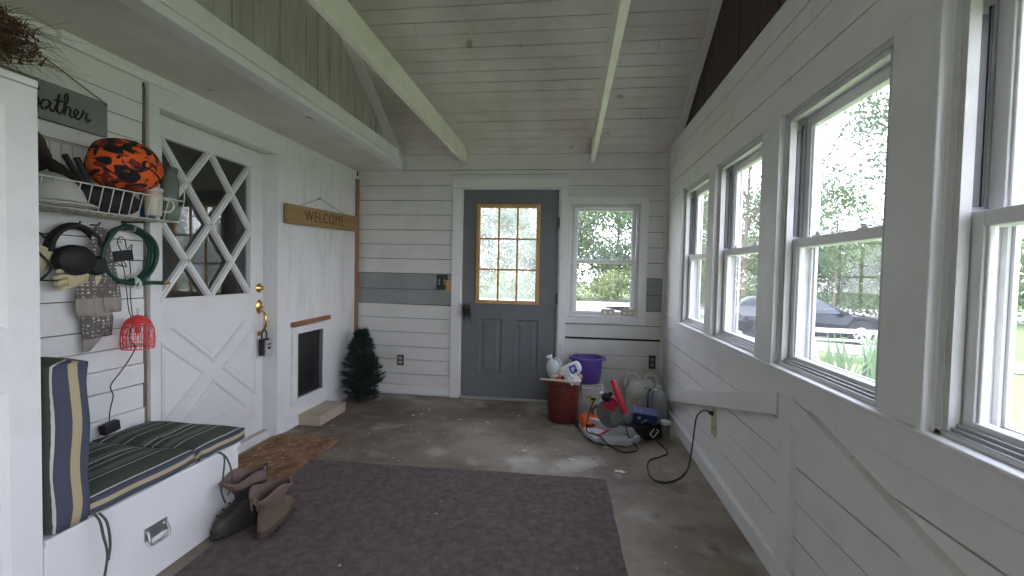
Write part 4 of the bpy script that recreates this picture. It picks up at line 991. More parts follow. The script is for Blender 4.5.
for k,(x,lab) in enumerate(((.365,'beige outlet cover on the sill, left one with two white sockets'),(.545,'beige outlet cover on the sill, right one by the frame'))):
    t=thing('outlet_cover',lab,'outlet cover',(x,D+.014,.848),group='outlet covers on the back window sill',rot=(rad(-6),0,0))
    g=G(); g.box(-.062,.062,-.010,.004,0,.068); g.build('plate',MT['ivory2'],t,bevel=.003)
    for s in (-.026,.026):
        g=G(); st=g.mark(); g.lathe([(.0,0),(.017,0),(.016,.003),(.0,.004)],16); g.xf(st,M.Translation((s,-.010,.034))@M.Rotation(pi/2,4,'X')@M.Diagonal((1,1 if k==0 else .45,1,1))); g.build('socket',MT['whitep'],t,smooth=40)
t=thing('door_track','grey metal track strip leaning beside the grey door','track',(-.075,D-.03,0),rot=(rad(-1.0),rad(-.6),0))
g=G(); g.box(-.024,-.018,0,.012,.0,1.30); g.box(-.024,-.004,.010,.013,0,1.30); g.box(-.006,-.001,0,.012,0,1.30); g.box(.008,.012,.0,.010,.0,1.285); g.build('rail',MT['alum'],t)
t=thing('dried_tassel','dark dried bundle hanging on the grey door knob','dried bundle',(-.985,D-.052,.885))
g=G(); rr=random.Random(9)
for i in range(160):
    a=rr.uniform(0,2*pi); d=V((cos(a)*.6,-.35*abs(sin(a)),rr.uniform(-1.4,.7))); d*=rr.uniform(.04,.15); nn=V((rr.uniform(-1,1),rr.uniform(-1,1),rr.uniform(-1,1)))*.003; p=V((rr.uniform(-.02,.03),rr.uniform(-.025,-.005),rr.uniform(-.02,.02)))
    g.add([p-nn,p+nn,p+d*.6+nn,p+d],[(0,1,2),(0,2,3)])
g.build('stems',MT['brownc'],t)
g=G(); g.tube([(.022*cos(2*pi*i/14),-.004,.02+.03*sin(2*pi*i/14)) for i in range(14)],.003,5,closed=True); g.build('loop',MT['rope'],t)

# the heap in the back right corner -------------------------------------
BC=(-.033,3.885)
t = thing('waste_bucket','rust red bucket crammed with empty jugs and bags beside the grey door','bucket',(*BC,0))
g=G(); g.lathe([(.0,.0),(.118,.0),(.122,.006),(.128,.12),(.135,.26),(.139,.335),(.146,.337),(.146,.350),(.138,.351),(.132,.30),(.118,.02),(.0,.014)],36); g.build('body',MT['bucket'],t,smooth=40)
g=G()
for z in (.255,.285): g.lathe([(.134,z-.006),(.141,z-.003),(.141,z+.003),(.134,z+.006)],36)
g.build('rib',MT['bucket'],t,smooth=40)
g=G(); g.tube(cr([(.146,0,.31),(.152,.05,.27),(.13,.10,.22),(.06,.148,.17),(-.04,.150,.17),(-.12,.10,.22),(-.15,.04,.27),(-.146,0,.31)],5),.0028,6); g.build('bail',MT['track'],t)
t=thing('black_bag','black plastic bag filling the rust red bucket','bag',(*BC,.03)); g=G(); lumpy(g,(0,0,.15),(.110,.110,.155),4,.10,28,18,6); g.build('bag',MT['black'],t,smooth=60)
t=thing('clear_jug','clear empty plastic jug sticking out of the rust red bucket','jug',(-.085,3.93,.345),rot=(rad(-8),rad(-22),0))
g=G(); g.lathe([(.0,0),(.058,.0),(.064,.012),(.064,.095),(.056,.125),(.034,.155),(.022,.165),(.022,.19),(.019,.19),(.020,.16),(.054,.12),(.060,.09),(.060,.014),(.0,.005)],28); g.build('body',MT['clear'],t,smooth=50)
g=G(); g.tube(cr([(.03,-.02,.155),(.06,-.03,.15),(.075,-.03,.115),(.064,-.025,.075)],5),.009,8); g.build('handle',MT['clear'],t,smooth=50)
g=G(); g.lathe([(.0,.188),(.026,.188),(.026,.204),(.0,.205)],18); g.build('cap',MT['whitep'],t,smooth=40)
t=thing('detergent_bottle','white bottle with blue label tipped across the rust red bucket','bottle',(-.02,3.845,.415),rot=(rad(0),rad(62),rad(-8)))
g=G(); 
def sq(w,d,z,n=24,e=.45): return [(w*math.copysign(abs(cos(2*pi*j/n))**e,cos(2*pi*j/n)),d*math.copysign(abs(sin(2*pi*j/n))**e,sin(2*pi*j/n)),z) for j in range(n)]
g.rings([sq(.045,.028,-.02),sq(.050,.033,-.012),sq(.052,.034,.05),sq(.050,.033,.115),sq(.043,.028,.135),sq(.02,.018,.146)]); g.build('body',MT['whitep'],t,smooth=50)
g=G(); g.box(-.032,.032,-.0362,-.033,.055,.112); lb=g.build('label',MT['bluel'],t)
g=G(); g.box(-.016,.018,-.0366,-.0355,.07,.085); g.box(-.02,.006,-.0366,-.0355,.092,.099); g.build('label_print',MT['whitep'],lb)
g=G(); g.lathe([(.0,-.045),(.016,-.045),(.018,-.02),(.0,-.019)],18); g.build('cap',MT['whitep'],t,smooth=40)
t=thing('red_cap_bottle','small pale bottle with red cap lying on the rubbish in the bucket','bottle',(-.075,3.80,.372),rot=(rad(80),0,rad(28)))
g=G(); g.lathe([(.0,-.10),(.022,-.10),(.026,-.09),(.026,-.03),(.014,-.008),(.014,.0),(.0,.0)],20); g.build('body',MT['mug'],t,smooth=40)
g=G(); g.lathe([(.0,.0),(.019,.0),(.019,.024),(.0,.025)],18); g.build('cap',MT['redp'],t,smooth=40)
t=thing('wooden_stick','pale wooden stick laid across the rim of the rust red bucket','stick',(-.05,3.765,.362),rot=(0,rad(1),rad(-2)))
g=G(); g.rings([[(x,-.009,-.006),(x,.009,-.006),(x,.010,.007),(x,-.009,.008)] for x in (-.17,-.06,.05,.165)]); g.build('stick',MT['stick'],t,bevel=.002)
t=thing('white_bag','crumpled white plastic bag bulging over the bucket rim','bag',(.045,3.795,.355)); g=G(); lumpy(g,(0,0,.01),(.062,.050,.045),6,.35,26,18,5); g.build('bag',MT['bag'],t,smooth=60)
t=thing('tan_paper','crumpled tan paper tucked at the right rim of the bucket','paper',(.088,3.86,.362)); g=G(); lumpy(g,(0,0,.005),(.035,.04,.045),9,.5,16,12,6); g.build('paper',MT['bagb'],t)

t=thing('white_canister','off-white plastic canister with yellow label under the purple bucket','canister',(.22,4.185,0))
g=G(); g.rings([sq(.100,.095,0,32,.35),sq(.106,.100,.008,32,.35),sq(.106,.100,.225,32,.35),sq(.102,.096,.24,32,.35),sq(.102,.096,.266,32,.35)]); g.build('body',MT['offw'],t,smooth=40)
g=G(); g.box(-.095,.01,-.108,-.10,.222,.236); g.tube([(-.085,-.112,.226),(.0,-.112,.226)],.009,10); g.tube(cr([(.02,-.10,.245),(.04,-.115,.23),(.075,-.115,.23),(.09,-.10,.245)],4),.006,8); g.build('handle',MT['jug'],t,smooth=40)
g=G(); g.add([(-.03,-.1015,.155),(.045,-.1015,.150),(.022,-.1015,.105),(-.005,-.1015,.110)],[(0,1,2,3)]); g.add([(-.03,-.103,.155),(.045,-.103,.150),(.022,-.103,.105),(-.005,-.103,.110)],[(0,1,2,3)]); lb=g.build('label',MT['yellow'],t)
g=G(); g.box(-.006,.036,-.1045,-.1035,.128,.150); g.build('label_print',MT['black'],lb)
t=thing('purple_bucket','purple plastic bucket standing on the off-white canister','bucket',(.175,4.185,.267))
g=G(); g.lathe([(.0,0),(.118,0),(.122,.006),(.136,.17),(.140,.205),(.152,.208),(.154,.226),(.144,.228),(.136,.20),(.119,.012),(.0,.008)],36); g.build('body',MT['purple'],t,smooth=40)
g=G(); g.tube([(.160*cos(a),.160*sin(a),.214) for a in [pi*i/22 for i in range(23)]],.0035,6); g.box(.146,.164,-.014,.014,.20,.234); g.box(-.164,-.146,-.014,.014,.20,.234); g.build('bail',MT['purple'],t,smooth=40)

t=thing('twin_handle_jug','grey-white plastic jug with two loop handles in the back corner','jug',(.652,4.20,0))
g=G(); g.rings([sq(.118,.072,0,32,.4),sq(.126,.080,.01,32,.4),sq(.128,.082,.20,32,.4),sq(.126,.080,.255,32,.45),sq(.105,.066,.298,32,.6),sq(.07,.05,.312,32,.8)]); g.build('body',MT['offw'],t,smooth=40)
for s,a in ((-1,.07),(1,.065)):
    g=G(); g.tube(cr([(s*.128,-.02,.235),(s*.138,-.03,.29),(s*.115,-.035,.345),(s*.07,-.035,.362),(s*.03,-.03,.338),(s*.015,-.02,.30)],6),.0165,10); g.build('handle',MT['offw'],t,smooth=60)
g=G(); g.lathe([(.0,.31),(.024,.31),(.024,.328),(.0,.33)],18); g.build('cap',MT['offw'],t,smooth=40)
g=G(); rr=random.Random(3)
for z in (.06,.085,.105,.13,.155,.175,.2): g.box(.050+rr.uniform(0,.008),.066+rr.uniform(0,.012),-.0835,-.081,z,z+rr.uniform(.008,.016))
g.build('lettering',MT['black'],t)
t=thing('blue_bottle','slim blue bottle squeezed between the twin-handled jug and the frosted jug','bottle',(.725,4.075,0))
g=G(); g.lathe([(.0,0),(.03,0),(.032,.01),(.032,.19),(.02,.215),(.014,.22),(.014,.235),(.0,.235)],18); g.build('body',MT['bluep'],t,smooth=40)
g=G(); g.lathe([(.0,.232),(.017,.232),(.017,.252),(.0,.253)],14); g.build('cap',MT['bluel'],t,smooth=40)
t=thing('water_jug','frosted grey water jug against the right wall at the corner','jug',(.772,3.985,0))
g=G(); rs=[]
for r,z in ((.066,0),(.072,.006),(.074,.12),(.0735,.128),(.0725,.132),(.0735,.136),(.074,.145),(.074,.215),(.066,.25),(.045,.278),(.022,.290),(.020,.30)): rs.append(sq(r,r,z,28,.62+.38*max(0,(z-.215)/.08) if z>.2 else .62))
g.rings(rs); g.build('body',MT['greyj'],t,smooth=50)
g=G(); g.lathe([(.0,.296),(.023,.296),(.023,.312),(.0,.313)],16); g.build('cap',MT['jug'],t,smooth=40)
g=G(); g.tube(cr([(-.045,-.03,.272),(-.066,-.045,.262),(-.074,-.05,.225),(-.068,-.046,.19)],5),.010,8); g.build('handle',MT['greyj'],t,smooth=50)
# mitre saw
t=thing('mitre_saw','silver mitre saw with a red handle on the concrete before the jugs','saw',(.315,3.485,0),rad(-33))
g=G(); g.prism([(-.20,.05),(-.185,-.05),(-.115,-.115),(-.02,-.145),(.08,-.135),(.155,-.085),(.205,-.03),(.21,.11),(-.195,.13)],'z',.012,.052)
for x,y in ((-.17,-.04),(.17,-.04),(-.17,.10),(.18,.09)): g.lathe([(.018,0),(.02,.012)],10,(x,y,0),0,True,True)
g.build('base',MT['alumc'],t,bevel=.006)
g=G(); g.lathe([(.0,.050),(.125,.050),(.128,.056),(.124,.066),(.0,.068)],40); g.prism([(-.03,-.10),(.03,-.10),(.022,-.195),(-.022,-.195)],'z',.034,.058); g.build('turntable',MT['alumc'],t,smooth=30)
g=G(); g.box(-.010,.010,-.165,.02,.067,.0705); g.box(-.15,.0,-.012,-.004,.0675,.071); g.build('kerf_plate',MT['redp'],t)
g=G(); g.box(-.19,-.018,.03,.048,.052,.115); g.box(.022,.19,.03,.048,.052,.115); g.build('fence',MT['alumc'],t,bevel=.004)
g=G(); g.tube(cr([(.0,.10,.05),(.0,.125,.12),(.02,.12,.20),(.03,.06,.26)],5),[.034]*6+[.03]*6+[.026]*4,12); g.build('arm',MT['guard'],t,smooth=50)
g=G()
def halfdisc(R,c,a0,a1,y0,y1,n=24): return g.prism([(c[0]+R*cos(a0+(a1-a0)*i/n),c[1]+R*sin(a0+(a1-a0)*i/n)) for i in range(n+1)]+([(c[0],c[1])] if abs(a1-a0)<6 else []),'y',y0,y1)
bc=(.02,.20)
halfdisc(.106,bc,rad(-10),rad(205),-.032,.028); g.build('upper_guard',MT['guard'],t,bevel=.006)
g=G(); halfdisc(.098,bc,0,2*pi*.999,-.004,-.001); g.build('blade',MT['steel'],t)
g=G(); halfdisc(.102,bc,rad(195),rad(352),-.026,.018); g.lathe([(.0,0),(.03,0),(.03,.012),(.0,.014)],16); g.xf(len(g.v)-64,M.Translation((bc[0],-.026,bc[1]))@M.Rotation(pi/2,4,'X')); g.build('lower_guard',MT['guard'],t,bevel=.004)
g=G(); st=g.mark(); g.lathe([(.0,-.09),(.045,-.09),(.052,-.08),(.052,.05),(.046,.075),(.0,.08)],20); g.xf(st,M.Translation((.085,.03,.175))@M.Rotation(rad(75),4,'X')); g.build('motor',mat('green_grey_motor',(.11,.14,.12),.5,c2=(.25,.28,.26),scale=14),t,smooth=40)
g=G(); g.tube(cr([(.03,-.01,.455),(.052,-.016,.425),(.085,-.02,.36),(.12,-.02,.29),(.145,-.01,.235)],6),[.014]+[.020]*8+[.023]*10+[.02]*6,12); g.build('handle',MT['redp'],t,smooth=50)
g=G(); g.prism([(-.03,.325),(.04,.335),(.09,.30),(.07,.235),(.0,.225),(-.03,.26)],'y',-.036,.03); g.build('handle_bracket',mat('crimson_plastic',(.45,.012,.06),.4),t,bevel=.008)
g=G(); g.ball((.0,-.035,.325),(.042,.028,.033),16); g.tube([(.0,-.03,.33),(.035,-.02,.36)],.016,10); g.build('trigger_grip',MT['black'],t,smooth=50)
g=G(); g.tube(cr([(-.03,-.02,.335),(-.08,.0,.30),(-.11,.01,.25)],5),.010,8); g.ball((-.045,-.03,.345),.016,12); g.build('lever',MT['jug'],t,smooth=50)
g=G(); g.tube(cr([(-.10,-.03,.30),(-.125,-.06,.20),(-.11,-.13,.10),(-.07,-.16,.074),(.02,-.17,.078),(.10,-.20,.05),(.20,-.17,.008),(.26,-.10,.008),(.245,-.02,.008),(.17,-.0,.06),(.13,.02,.14)],8),.0048,6); g.build('power_cord',MT['black'],t,smooth=60)
# orange tool
t=thing('orange_blower','orange power tool housing with black grip beside the rust red bucket','power tool',(.205,3.705,0),rad(8))
g=G(); g.rings([sq(.088,.12,.03,28,.4),sq(.094,.128,.04,28,.4),sq(.092,.122,.08,28,.45),sq(.078,.10,.10,28,.55),sq(.045,.06,.108,28,.7)]); g.build('housing',MT['orange'],t,smooth=35)
g=G(); g.rings([sq(.088,.114,.0,28,.4),sq(.093,.12,.006,28,.4),sq(.093,.12,.028,28,.4),sq(.088,.114,.034,28,.4)]); g.build('base',MT['jug'],t,smooth=35)
g=G(); g.tube(cr([(.02,.02,.09),(.01,.03,.145),(.05,.03,.175),(.095,.02,.165),(.105,.02,.12),(.075,.01,.08)],6),.013,10); g.build('grip',mat('tan_black_grip',(.16,.11,.07),.6),t,smooth=50)
g=G(); 
for k in range(4): g.box(-.06+.018*k,-.05+.018*k,-.130,-.122,.052,.078)
g.build('vents',MT['black'],t)
g=G(); g.box(-.085,.085,-.1285,-.118,.044,.049); g.build('stripe',MT['whitep'],t)
# black bag with blue carton
t=thing('tool_bag','black tool bag with a white outlined tag, slumped beside the saw','bag',(.60,3.60,0),rad(12))
g=G(); st=g.mark(); lumpy(g,(0,0,.056),(.135,.11,.060),5,.16,28,18,5,-.054); g.build('body',MT['blackc'],t,smooth=70)
g=G(); st=g.mark()
for a,b,c,d in ((-.022,.022,-.035,-.030),(-.022,.022,.030,.035),(-.022,-.016,-.035,.035),(.016,.022,-.035,.035)): g.box(a,b,-.003,.0,c,d)
g.xf(st,M.Translation((.035,-.106,.066))@M.Rotation(rad(48),4,'Y')@M.Rotation(rad(-14),4,'X')); g.build('tag',MT['whitep'],t)
g=G(); g.tube(cr([(-.08,-.07,.09),(-.05,-.10,.11),(.03,-.105,.105),(.09,-.08,.08)],6),.008,8); g.build('strap',MT['black'],t,smooth=60)
g=G(); g.add([(-.14,-.07,.10),(-.06,-.115,.02),(-.11,-.12,.03),(-.135,-.075,.095)],[(0,1,2,3)]); g.add([(-.145,-.085,.11),(-.045,-.12,.008),(-.125,-.125,.035)],[(0,1,2)]); o=g.build('flap',mat('grey_flap_cloth',(.28,.28,.29),.8),t); o.modifiers.new('s','SOLIDIFY').thickness=.004
t=thing('blue_carton','navy blue carton with pale print resting on the black tool bag','box',(.60,3.62,.112),rot=(rad(12),rad(6),rad(-6)))
g=G(); g.box(-.09,.09,-.055,.055,0,.085); g.build('carton',MT['bluec'],t,bevel=.002)
g=G(); g.box(-.092,.092,-.057,.057,.080,.090); g.build('lid',mat('navy_lid',(.06,.08,.20),.5,c2=(.35,.4,.5),scale=18,lo=.55,hi=.7),t,bevel=.002)
g=G()
for cx,cz,r in ((-.045,.05,.018),(.0,.035,.015),(-.02,.015,.010)): g.prism([(cx+(r if i%2 else r*.42)*cos(i*pi/4),cz+(r if i%2 else r*.42)*sin(i*pi/4)) for i in range(8)],'y',-.0568,-.054)
g.build('print',mat('pale_print',(.55,.6,.68),.5),t)
t=thing('small_jar','small jar with a white lid on the concrete right of the tool bag','jar',(.755,3.60,0))
g=G(); g.lathe([(.0,0),(.033,0),(.036,.006),(.036,.10),(.032,.112),(.0,.112)],22); g.build('body',mat('murky_jar',(.16,.16,.15),.15),t,smooth=40)
g=G(); g.lathe([(.0,.108),(.038,.108),(.038,.128),(.035,.131),(.0,.131)],22); g.build('lid',MT['jug'],t,smooth=40)
t=thing('extension_cord','black power cord running from the right wall outlet across the floor','cord',(.70,3.0,0))
P=[(.862,2.842,.425),(.845,2.88,.43),(.835,2.96,.40),(.835,3.06,.33),(.84,3.12,.22),(.83,3.125,.10),(.80,3.07,.006),(.74,2.94,.006),(.67,2.845,.006),(.59,2.80,.006),(.53,2.84,.006),(.525,2.98,.006),(.56,3.12,.006),(.65,3.20,.006),(.71,3.28,.006),(.70,3.40,.006),(.665,3.46,.02)]
g=G(); g.tube(cr([(a-.70,b-3.0,c) for a,b,c in P],8),.0045,6); g.build('cable',MT['black'],t,smooth=60)
g=G(); g.tube([(.185,-.157,.425),(.165,-.157,.425),(.150,-.14,.427)],[.017,.015,.008],10); g.build('plug',MT['black'],t,smooth=40)
g=G(); rr=random.Random(21)
for i in range(90):
    x=rr.uniform(-1.5,.8); y=rr.uniform(2.85,4.2) if rr.random()<.8 else rr.uniform(1.5,3.2); s=rr.uniform(.003,.009)*(1 if rr.random()<.9 else 2.2)
    zz=.0105 if (-1.55<x<.26 and y<2.75) else .0
    a=rr.uniform(0,6); g.prism([(x+s*cos(a+k*2.1)*rr.uniform(.6,1.2),y+s*sin(a+k*2.1)*rr.uniform(.6,1.2)) for k in range(3)],'z',zz,zz+s*.3)
tag(g.build('floor_debris',mat('pale_paint_chips',(.6,.58,.53),.8)),'pale paint chips and grit scattered over the floor','debris',None,'stuff')

# ------------------------------------------------------------------ outside
def gz(x,y):
    d=max(0,x-XR-.2,y-D-.2,-(y-YR),-x-2.4); k=min(1,max(0,(d-1)/9)); k=k*k*(3-2*k); return -.30-.58*k
g=G(); nx,ny=60,60; xs=[-45+115*i/nx for i in range(nx+1)]; ys=[-25+110*j/ny for j in range(ny+1)]
xs=sorted(set(xs+[XR+.16,1.5,2.2,3,4,5,6,8,-2.6])); ys=sorted(set(ys+[D+.12,5,5.6,6.5,7.5,9,-1.1]))
vs=[(x,y,gz(x,y)) for x in xs for y in ys]; m_=len(ys)
g.add(vs,[(i*m_+j,(i+1)*m_+j,(i+1)*m_+j+1,i*m_+j+1) for i in range(len(xs)-1) for j in range(m_-1)])
struct(g.build('ground',MT['grass'],smooth=60))
g=G()
def strip(pts,w):
    pts=cr(pts,8); vs=[]
    for i,p in enumerate(pts):
        t_=(pts[min(i+1,len(pts)-1)]-pts[max(i-1,0)]).normalized(); n_=V((-t_.y,t_.x,0))*w/2
        for s in (-1,-.33,.33,1): q=p+n_*s; vs.append((q.x,q.y,gz(q.x,q.y)+.03))
    g.add(vs,[(i*4+j,i*4+j+1,i*4+5+j,i*4+4+j) for i in range(len(pts)-1) for j in range(3)])
strip([(-40,31,0),(-15,31,0),(0,31,0),(14,31.5,0),(40,33,0)],10)
struct(g.build('road',MT['gravel']))
g=G(); strip([(3.2,31,0),(5.0,24,0),(6.2,19,0),(8.2,15.2,0),(14,11.5,0),(26,9,0)],2.4); struct(g.build('path',MT['gravel']))
def tree(name,label,cat,loc,h,rx,z0,leaves,size,m,seed,clumps=40,sparse=1.0,group=None,trunk=.12):
    t=thing(name,label,cat,(loc[0],loc[1],gz(*loc)-.05),group=group); rr=random.Random(seed)
    g=G(); top=V((rr.uniform(-.3,.3),rr.uniform(-.3,.3),h*.86)); cs=[]
    g.tube(cr([(0,0,0),(rr.uniform(-.1,.1),0,h*.3),(top.x*.5,top.y*.5,h*.6),tuple(top)],5),[trunk*(1-.85*i/15) for i in range(16)],8)
    zc_=(z0+h)/2; rz_=(h-z0)/2
    for i in range(clumps):
        while True:
            p=V((rr.uniform(-1,1),rr.uniform(-1,1),rr.uniform(-1,1)))
            if .35<p.length<1: break
        w_=1-.35*max(0,p.z); c=V((p.x*rx*w_,p.y*rx*w_,zc_+p.z*rz_)); cs.append(c)
        if i%2==0:
            b=V((top.x*.5,top.y*.5,max(.15*h,min(h*.8,c.z-rx*.5)))); g.tube(cr([b,(b+c)/2+V((0,0,.1)),c],3),[trunk*.32,trunk*.26,trunk*.2,trunk*.16,trunk*.12,trunk*.08,trunk*.05][:7],5)
    g.build('trunk',MT['bark'],t)
    vs=[];fs=[]; cr_=rx*.36*sparse
    for i in range(leaves):
        c=cs[i%len(cs)]; d=V((rr.gauss(0,.5),rr.gauss(0,.5),rr.gauss(0,.42)))*cr_; p=c+d
        if p.z<.05: p.z=abs(p.z)+.05
        n=V((rr.uniform(-1,1),rr.uniform(-1,1),rr.uniform(-.4,1))).normalized(); a=n.orthogonal().normalized(); a.rotate(Euler((0,0,rr.uniform(0,6)))); b=n.cross(a).normalized(); s=size*rr.uniform(.6,1.3)
        o=len(vs); vs+=[p-a*s,p-b*s*.5,p+a*s,p+b*s*.5]; fs.append((o,o+1,o+2,o+3))
    gg=G(); gg.add(vs,fs); gg.build('foliage',m,t); return t
for i,(x,y,h,r,m) in enumerate([(-17,42,12,5.0,'leafa'),(-9.5,44,13,5.2,'leafc'),(-2.5,43,12,4.6,'leafb'),(4.2,42,11.5,4.6,'leafa'),(11,44,10,4.4,'leafb'),(18.5,44,10.5,4.8,'leafa')]):
    tree('broadleaf_tree','full leafy tree in the row beyond the pale road','tree',(x,y),h,r,.6,14000,.17,MT[m],i+30,60,1.0,'trees beyond the road',.2)
for i,(x,y,h,r) in enumerate([(-10,38,2.6,2.2),(-5,38.5,2.4,2.0),(-.5,38,2.7,2.0),(3.6,38.4,2.4,2.0),(7.4,38.2,2.9,2.2),(12,38.5,3.0,2.3),(17,38.5,3.1,2.4),(22,37,3.3,2.5)]):
    tree('roadside_bush','yellow-green bush along the far edge of the road','bush',(x,y),h,r,.0,3600,.12,MT['leafy'],i+60,22,1.3,'bushes beyond the road',.06)
for i,(x,y,h,r,m) in enumerate([(17,27,4.9,2.6,'leafa'),(22,27,5.6,3.0,'leafb'),(27,25,5.2,3.0,'leafa'),(14.2,29,5.0,2.4,'leafc'),(10.5,31,4.6,2.6,'leafb'),(7.6,36,5.0,2.8,'leafa')]):
    tree('lawn_tree','bushy green tree behind the parked dark car','tree',(x,y),h,r,.2,8000,.12,MT[m],i+80,34,1.2,'trees behind the car',.1)
tree('slender_tree','slender young tree with open branches left of the car','tree',(12.4,23.5),6.8,2.0,2.0,2600,.10,MT['leafa'],95,26,.9,None,.07)
tree('overhanging_tree','tall loose-leaved tree whose branches hang over the large side window','tree',(13.2,17.4),11.5,4.9,4.4,9000,.10,MT['leafc'],97,70,.62,None,.2)
tree('twiggy_tree','tall twiggy tree with few leaves seen through the second side window','tree',(8.8,24.5),10.5,3.4,4.2,2200,.10,MT['leafc'],99,46,.8,None,.14)
for i,(x,y,h,r) in enumerate([(15.5,13.0,3.0,2.0),(19,9.5,3.4,2.4),(21,5.0,3.6,2.6)]):
    tree('lawn_bush','rounded green bush on the lawn beside the nearest side window','bush',(x,y),h,r,.0,2400,.12,MT['leafb'],i+120,26,1.25,'bushes on the side lawn',.06)
# iris clumps by the house
rr=random.Random(17)
for i,(x,y) in enumerate([(3.2,6.1),(3.7,6.6),(4.15,6.9),(4.6,7.5),(3.55,5.75),(4.5,6.5),(5.1,7.2)]):
    t=thing('iris_clump','clump of sword-shaped iris leaves outside the large side window','iris',(x,y,gz(x,y)-.02),group='iris clumps outside the window')
    g=G()
    for k in range(13):
        a=rr.uniform(0,2*pi); lean=rr.uniform(.05,.42); h=rr.uniform(.55,.98); d=V((cos(a),sin(a),0)); n=V((-sin(a),cos(a),0))
        p0=V((rr.uniform(-.1,.1),rr.uniform(-.1,.1),0)); pts=[p0+d*lean*(s**1.8)+V((0,0,h*s)) for s in (0,.25,.5,.75,1)]; ws=[.022,.028,.024,.015,.001]
        vs=[]; 
        for p,w_ in zip(pts,ws): vs+=[p-n*w_,p+n*w_]
        g.add(vs,[(2*j,2*j+1,2*j+3,2*j+2) for j in range(4)])
    g.build('blades',MT['iris'],t)
# picnic table
t=thing('picnic_table','white picnic table on the lawn in front of the dark car','table',(6.9,12.6,gz(6.9,12.6)),rad(-8)); wp=mat('white_outdoor_paint',(.8,.8,.8),.5)
g=G()
for k in range(5): g.box(-.95,.95,-.36+.146*k,-.36+.146*k+.135,.73,.77)
g.build('table_top',wp,t)
for s in (-1,1):
    g=G(); y=s*.62
    for k in range(2): g.box(-.95,.95,y-.13+.135*k,y-.13+.135*k+.125,.42,.46)
    g.build('bench_seat',wp,t)
    g=G()
    for q in (-1,1): g.prism([(q*.12-.05,.73),(q*.12+.05,.73),(q*.62+.05,0),(q*.62-.05,0)],'x',s*.7-.02,s*.7+.02)
    g.box(s*.7+.021,s*.7+.06,-.74,.74,.36,.42); g.build('leg_frame',wp,t)
# car
cx,cy=8.15,17.3
t=thing('parked_car','dark blue-black car parked on the grass, seen through the side windows','car',(cx,cy,gz(cx,cy)),rad(-4))
st_=[(-2.32,.42,.70,.92,.70),(-2.26,.30,.78,1.08,.80),(-2.1,.24,.90,1.30,.86),(-1.85,.22,.95,1.44,.90),(-1.4,.22,.97,1.50,.92),(-.6,.22,.97,1.52,.93),(.1,.22,.96,1.50,.93),(.55,.22,.95,1.36,.93),(1.0,.22,.94,1.10,.92),(1.25,.22,.93,.99,.92),(1.7,.24,.88,.92,.90),(2.05,.27,.78,.84,.85),(2.28,.33,.66,.72,.74),(2.36,.42,.58,.62,.62)]
g=G(); rs=[]
for x,zb,zm,zt,w_ in st_:
    rf=w_*.74 if zt-zm>.3 else w_*.9
    rs.append([(x,-w_*.92,zb),(x,-w_,zb+(zm-zb)*.35),(x,-w_*.98,zm),(x,-rf,zt-.05),(x,-rf*.8,zt),(x,rf*.8,zt),(x,rf,zt-.05),(x,w_*.98,zm),(x,w_,zb+(zm-zb)*.35),(x,w_*.92,zb)])
g.rings(rs); g.build('body',MT['carp'],t,smooth=40)
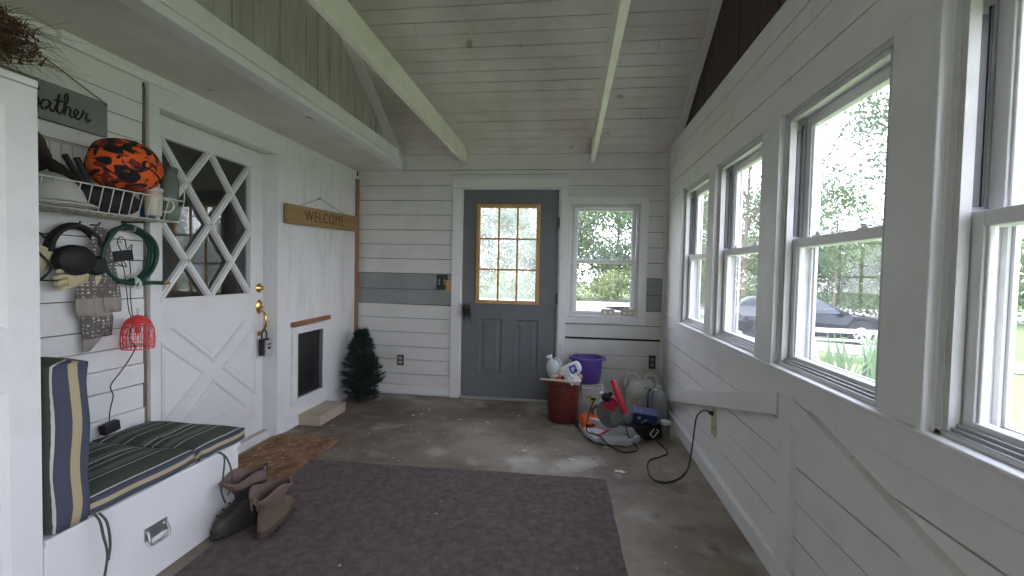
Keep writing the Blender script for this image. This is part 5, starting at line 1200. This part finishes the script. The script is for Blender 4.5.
for s in (-1,1):
    for x0,x1,x2,x3 in ((-1.75,-.78,-.78,-1.45),(-.70,.88,.28,-.70)):
        g=G(); f=lambda z:(.95+(z-.96)/(.5)*(.70-.95))
        def sd(z): k=(z-.965)/(.50); return s*(.925-(.235)*k+.012)
        z0,z1=.99,1.41
        vs=[(x0,sd(z0),z0),(x1,sd(z0),z0),(x2,sd(z1),z1),(x3,sd(z1),z1)]; vs+=[(a,b-s*.02,c) for a,b,c in vs]
        g.add(vs,[(0,1,2,3),(4,5,6,7),(0,1,5,4),(1,2,6,5),(2,3,7,6),(3,0,4,7)]); g.build('side_window',MT['carg'],t)
    g=G(); g.box(.80,.98,s*.93-.0,s*1.08,.96,1.08) if s>0 else g.box(.80,.98,s*1.08,s*.93,.96,1.08); g.build('wing_mirror',MT['carp'],t,bevel=.02)
    g=G(); g.box(2.05,2.27,min(s*.55,s*.80),max(s*.55,s*.80),.60,.70); g.build('headlamp',MT['lamp'],t,bevel=.02)
    g=G(); g.box(-.35,-.15,min(s*.93,s*.955),max(s*.93,s*.955),.84,.865); g.build('door_handle',MT['steel'],t)
    for x in (-1.42,1.42):
        g=G(); a=M.Translation((x,s*.84,.35))@M.Rotation(pi/2,4,'X')
        g.lathe([(.22,-.115),(.33,-.11),(.352,-.08),(.352,.08),(.33,.11),(.22,.115),(.22,-.115)],32); g.xf(0,a); wh=g.build('wheel',MT['tyre'],t,smooth=40)
        g=G(); g.lathe([(.19,-.10),(.235,-.10),(.235,.10),(.19,.10),(.19,-.10)],28); g.lathe([(.0,-.105),(.06,-.105),(.06,.105),(.0,.105)],16)
        for k in range(5):
            for o_ in (-.16,.16): g.prism([((.05)*cos(2*pi*k/5+o_-.2),(.05)*sin(2*pi*k/5+o_-.2)),(.2*cos(2*pi*k/5+o_-.09),.2*sin(2*pi*k/5+o_-.09)),(.2*cos(2*pi*k/5+o_+.09),.2*sin(2*pi*k/5+o_+.09)),(.05*cos(2*pi*k/5+o_+.2),.05*sin(2*pi*k/5+o_+.2))],'z',-.10,.10)
        g.xf(0,a); g.build('rim',MT['rim'],wh,smooth=30)
        g=G(); st=g.mark(); g.lathe([(.0,-.02),(.41,-.02),(.41,.02),(.0,.02)],28); g.xf(st,M.Translation((x,s*.90,.38))@M.Rotation(pi/2,4,'X')); g.build('wheel_arch',MT['black'],t)

SKY=8.2; EXPO=-0.13

# ------------------------------------------------------------------ sky and camera
w = bpy.data.worlds.new('overcast_sky'); SC.world = w; w.use_nodes = True
nt = w.node_tree; N = nt.nodes; L = nt.links; bg = N['Background']
tc = N.new('ShaderNodeTexCoord'); sp = N.new('ShaderNodeSeparateXYZ'); L.new(tc.outputs['Generated'], sp.inputs[0])
rp = N.new('ShaderNodeValToRGB'); rp.color_ramp.elements[0].position = 0.0; rp.color_ramp.elements[0].color = (0.88,0.90,1.0,1)
rp.color_ramp.elements[1].position = 0.8; rp.color_ramp.elements[1].color = (0.71,0.765,1.0,1)
L.new(sp.outputs['Z'], rp.inputs[0]); L.new(rp.outputs[0], bg.inputs['Color']); bg.inputs['Strength'].default_value = SKY

cam = bpy.data.cameras.new('camera'); co = bpy.data.objects.new('camera', cam); COL.objects.link(co); SC.camera = co
f_, yaw, pitch, roll, hh = 458.7, -.1245, .0331, -.0215, 1.2385
cam.sensor_width = 36; cam.lens = f_/1024*36; cam.clip_start = 0.02; cam.clip_end = 500
fwd = V((sin(yaw)*cos(pitch), cos(yaw)*cos(pitch), -sin(pitch))); right = V((cos(yaw), -sin(yaw), 0)); down = fwd.cross(right)
r2 = right*cos(roll)+down*sin(roll); d2 = down*cos(roll)-right*sin(roll)
mw = M.Identity(4)
for i in range(3): mw[i][0] = r2[i]; mw[i][1] = -d2[i]; mw[i][2] = -fwd[i]
mw[0][3], mw[1][3], mw[2][3] = 0, 0, hh
co.matrix_world = mw
SC.view_settings.view_transform = 'Standard'; SC.view_settings.look = 'None'; SC.view_settings.gamma = 1; SC.view_settings.use_curve_mapping = False
SC.view_settings.exposure = EXPO
SC.cycles.max_bounces = 12; SC.cycles.diffuse_bounces = 8; SC.cycles.transparent_max_bounces = 24; SC.cycles.glossy_bounces = 4
SC.cycles.use_denoising = True
SC.cycles.sample_clamp_indirect = 6
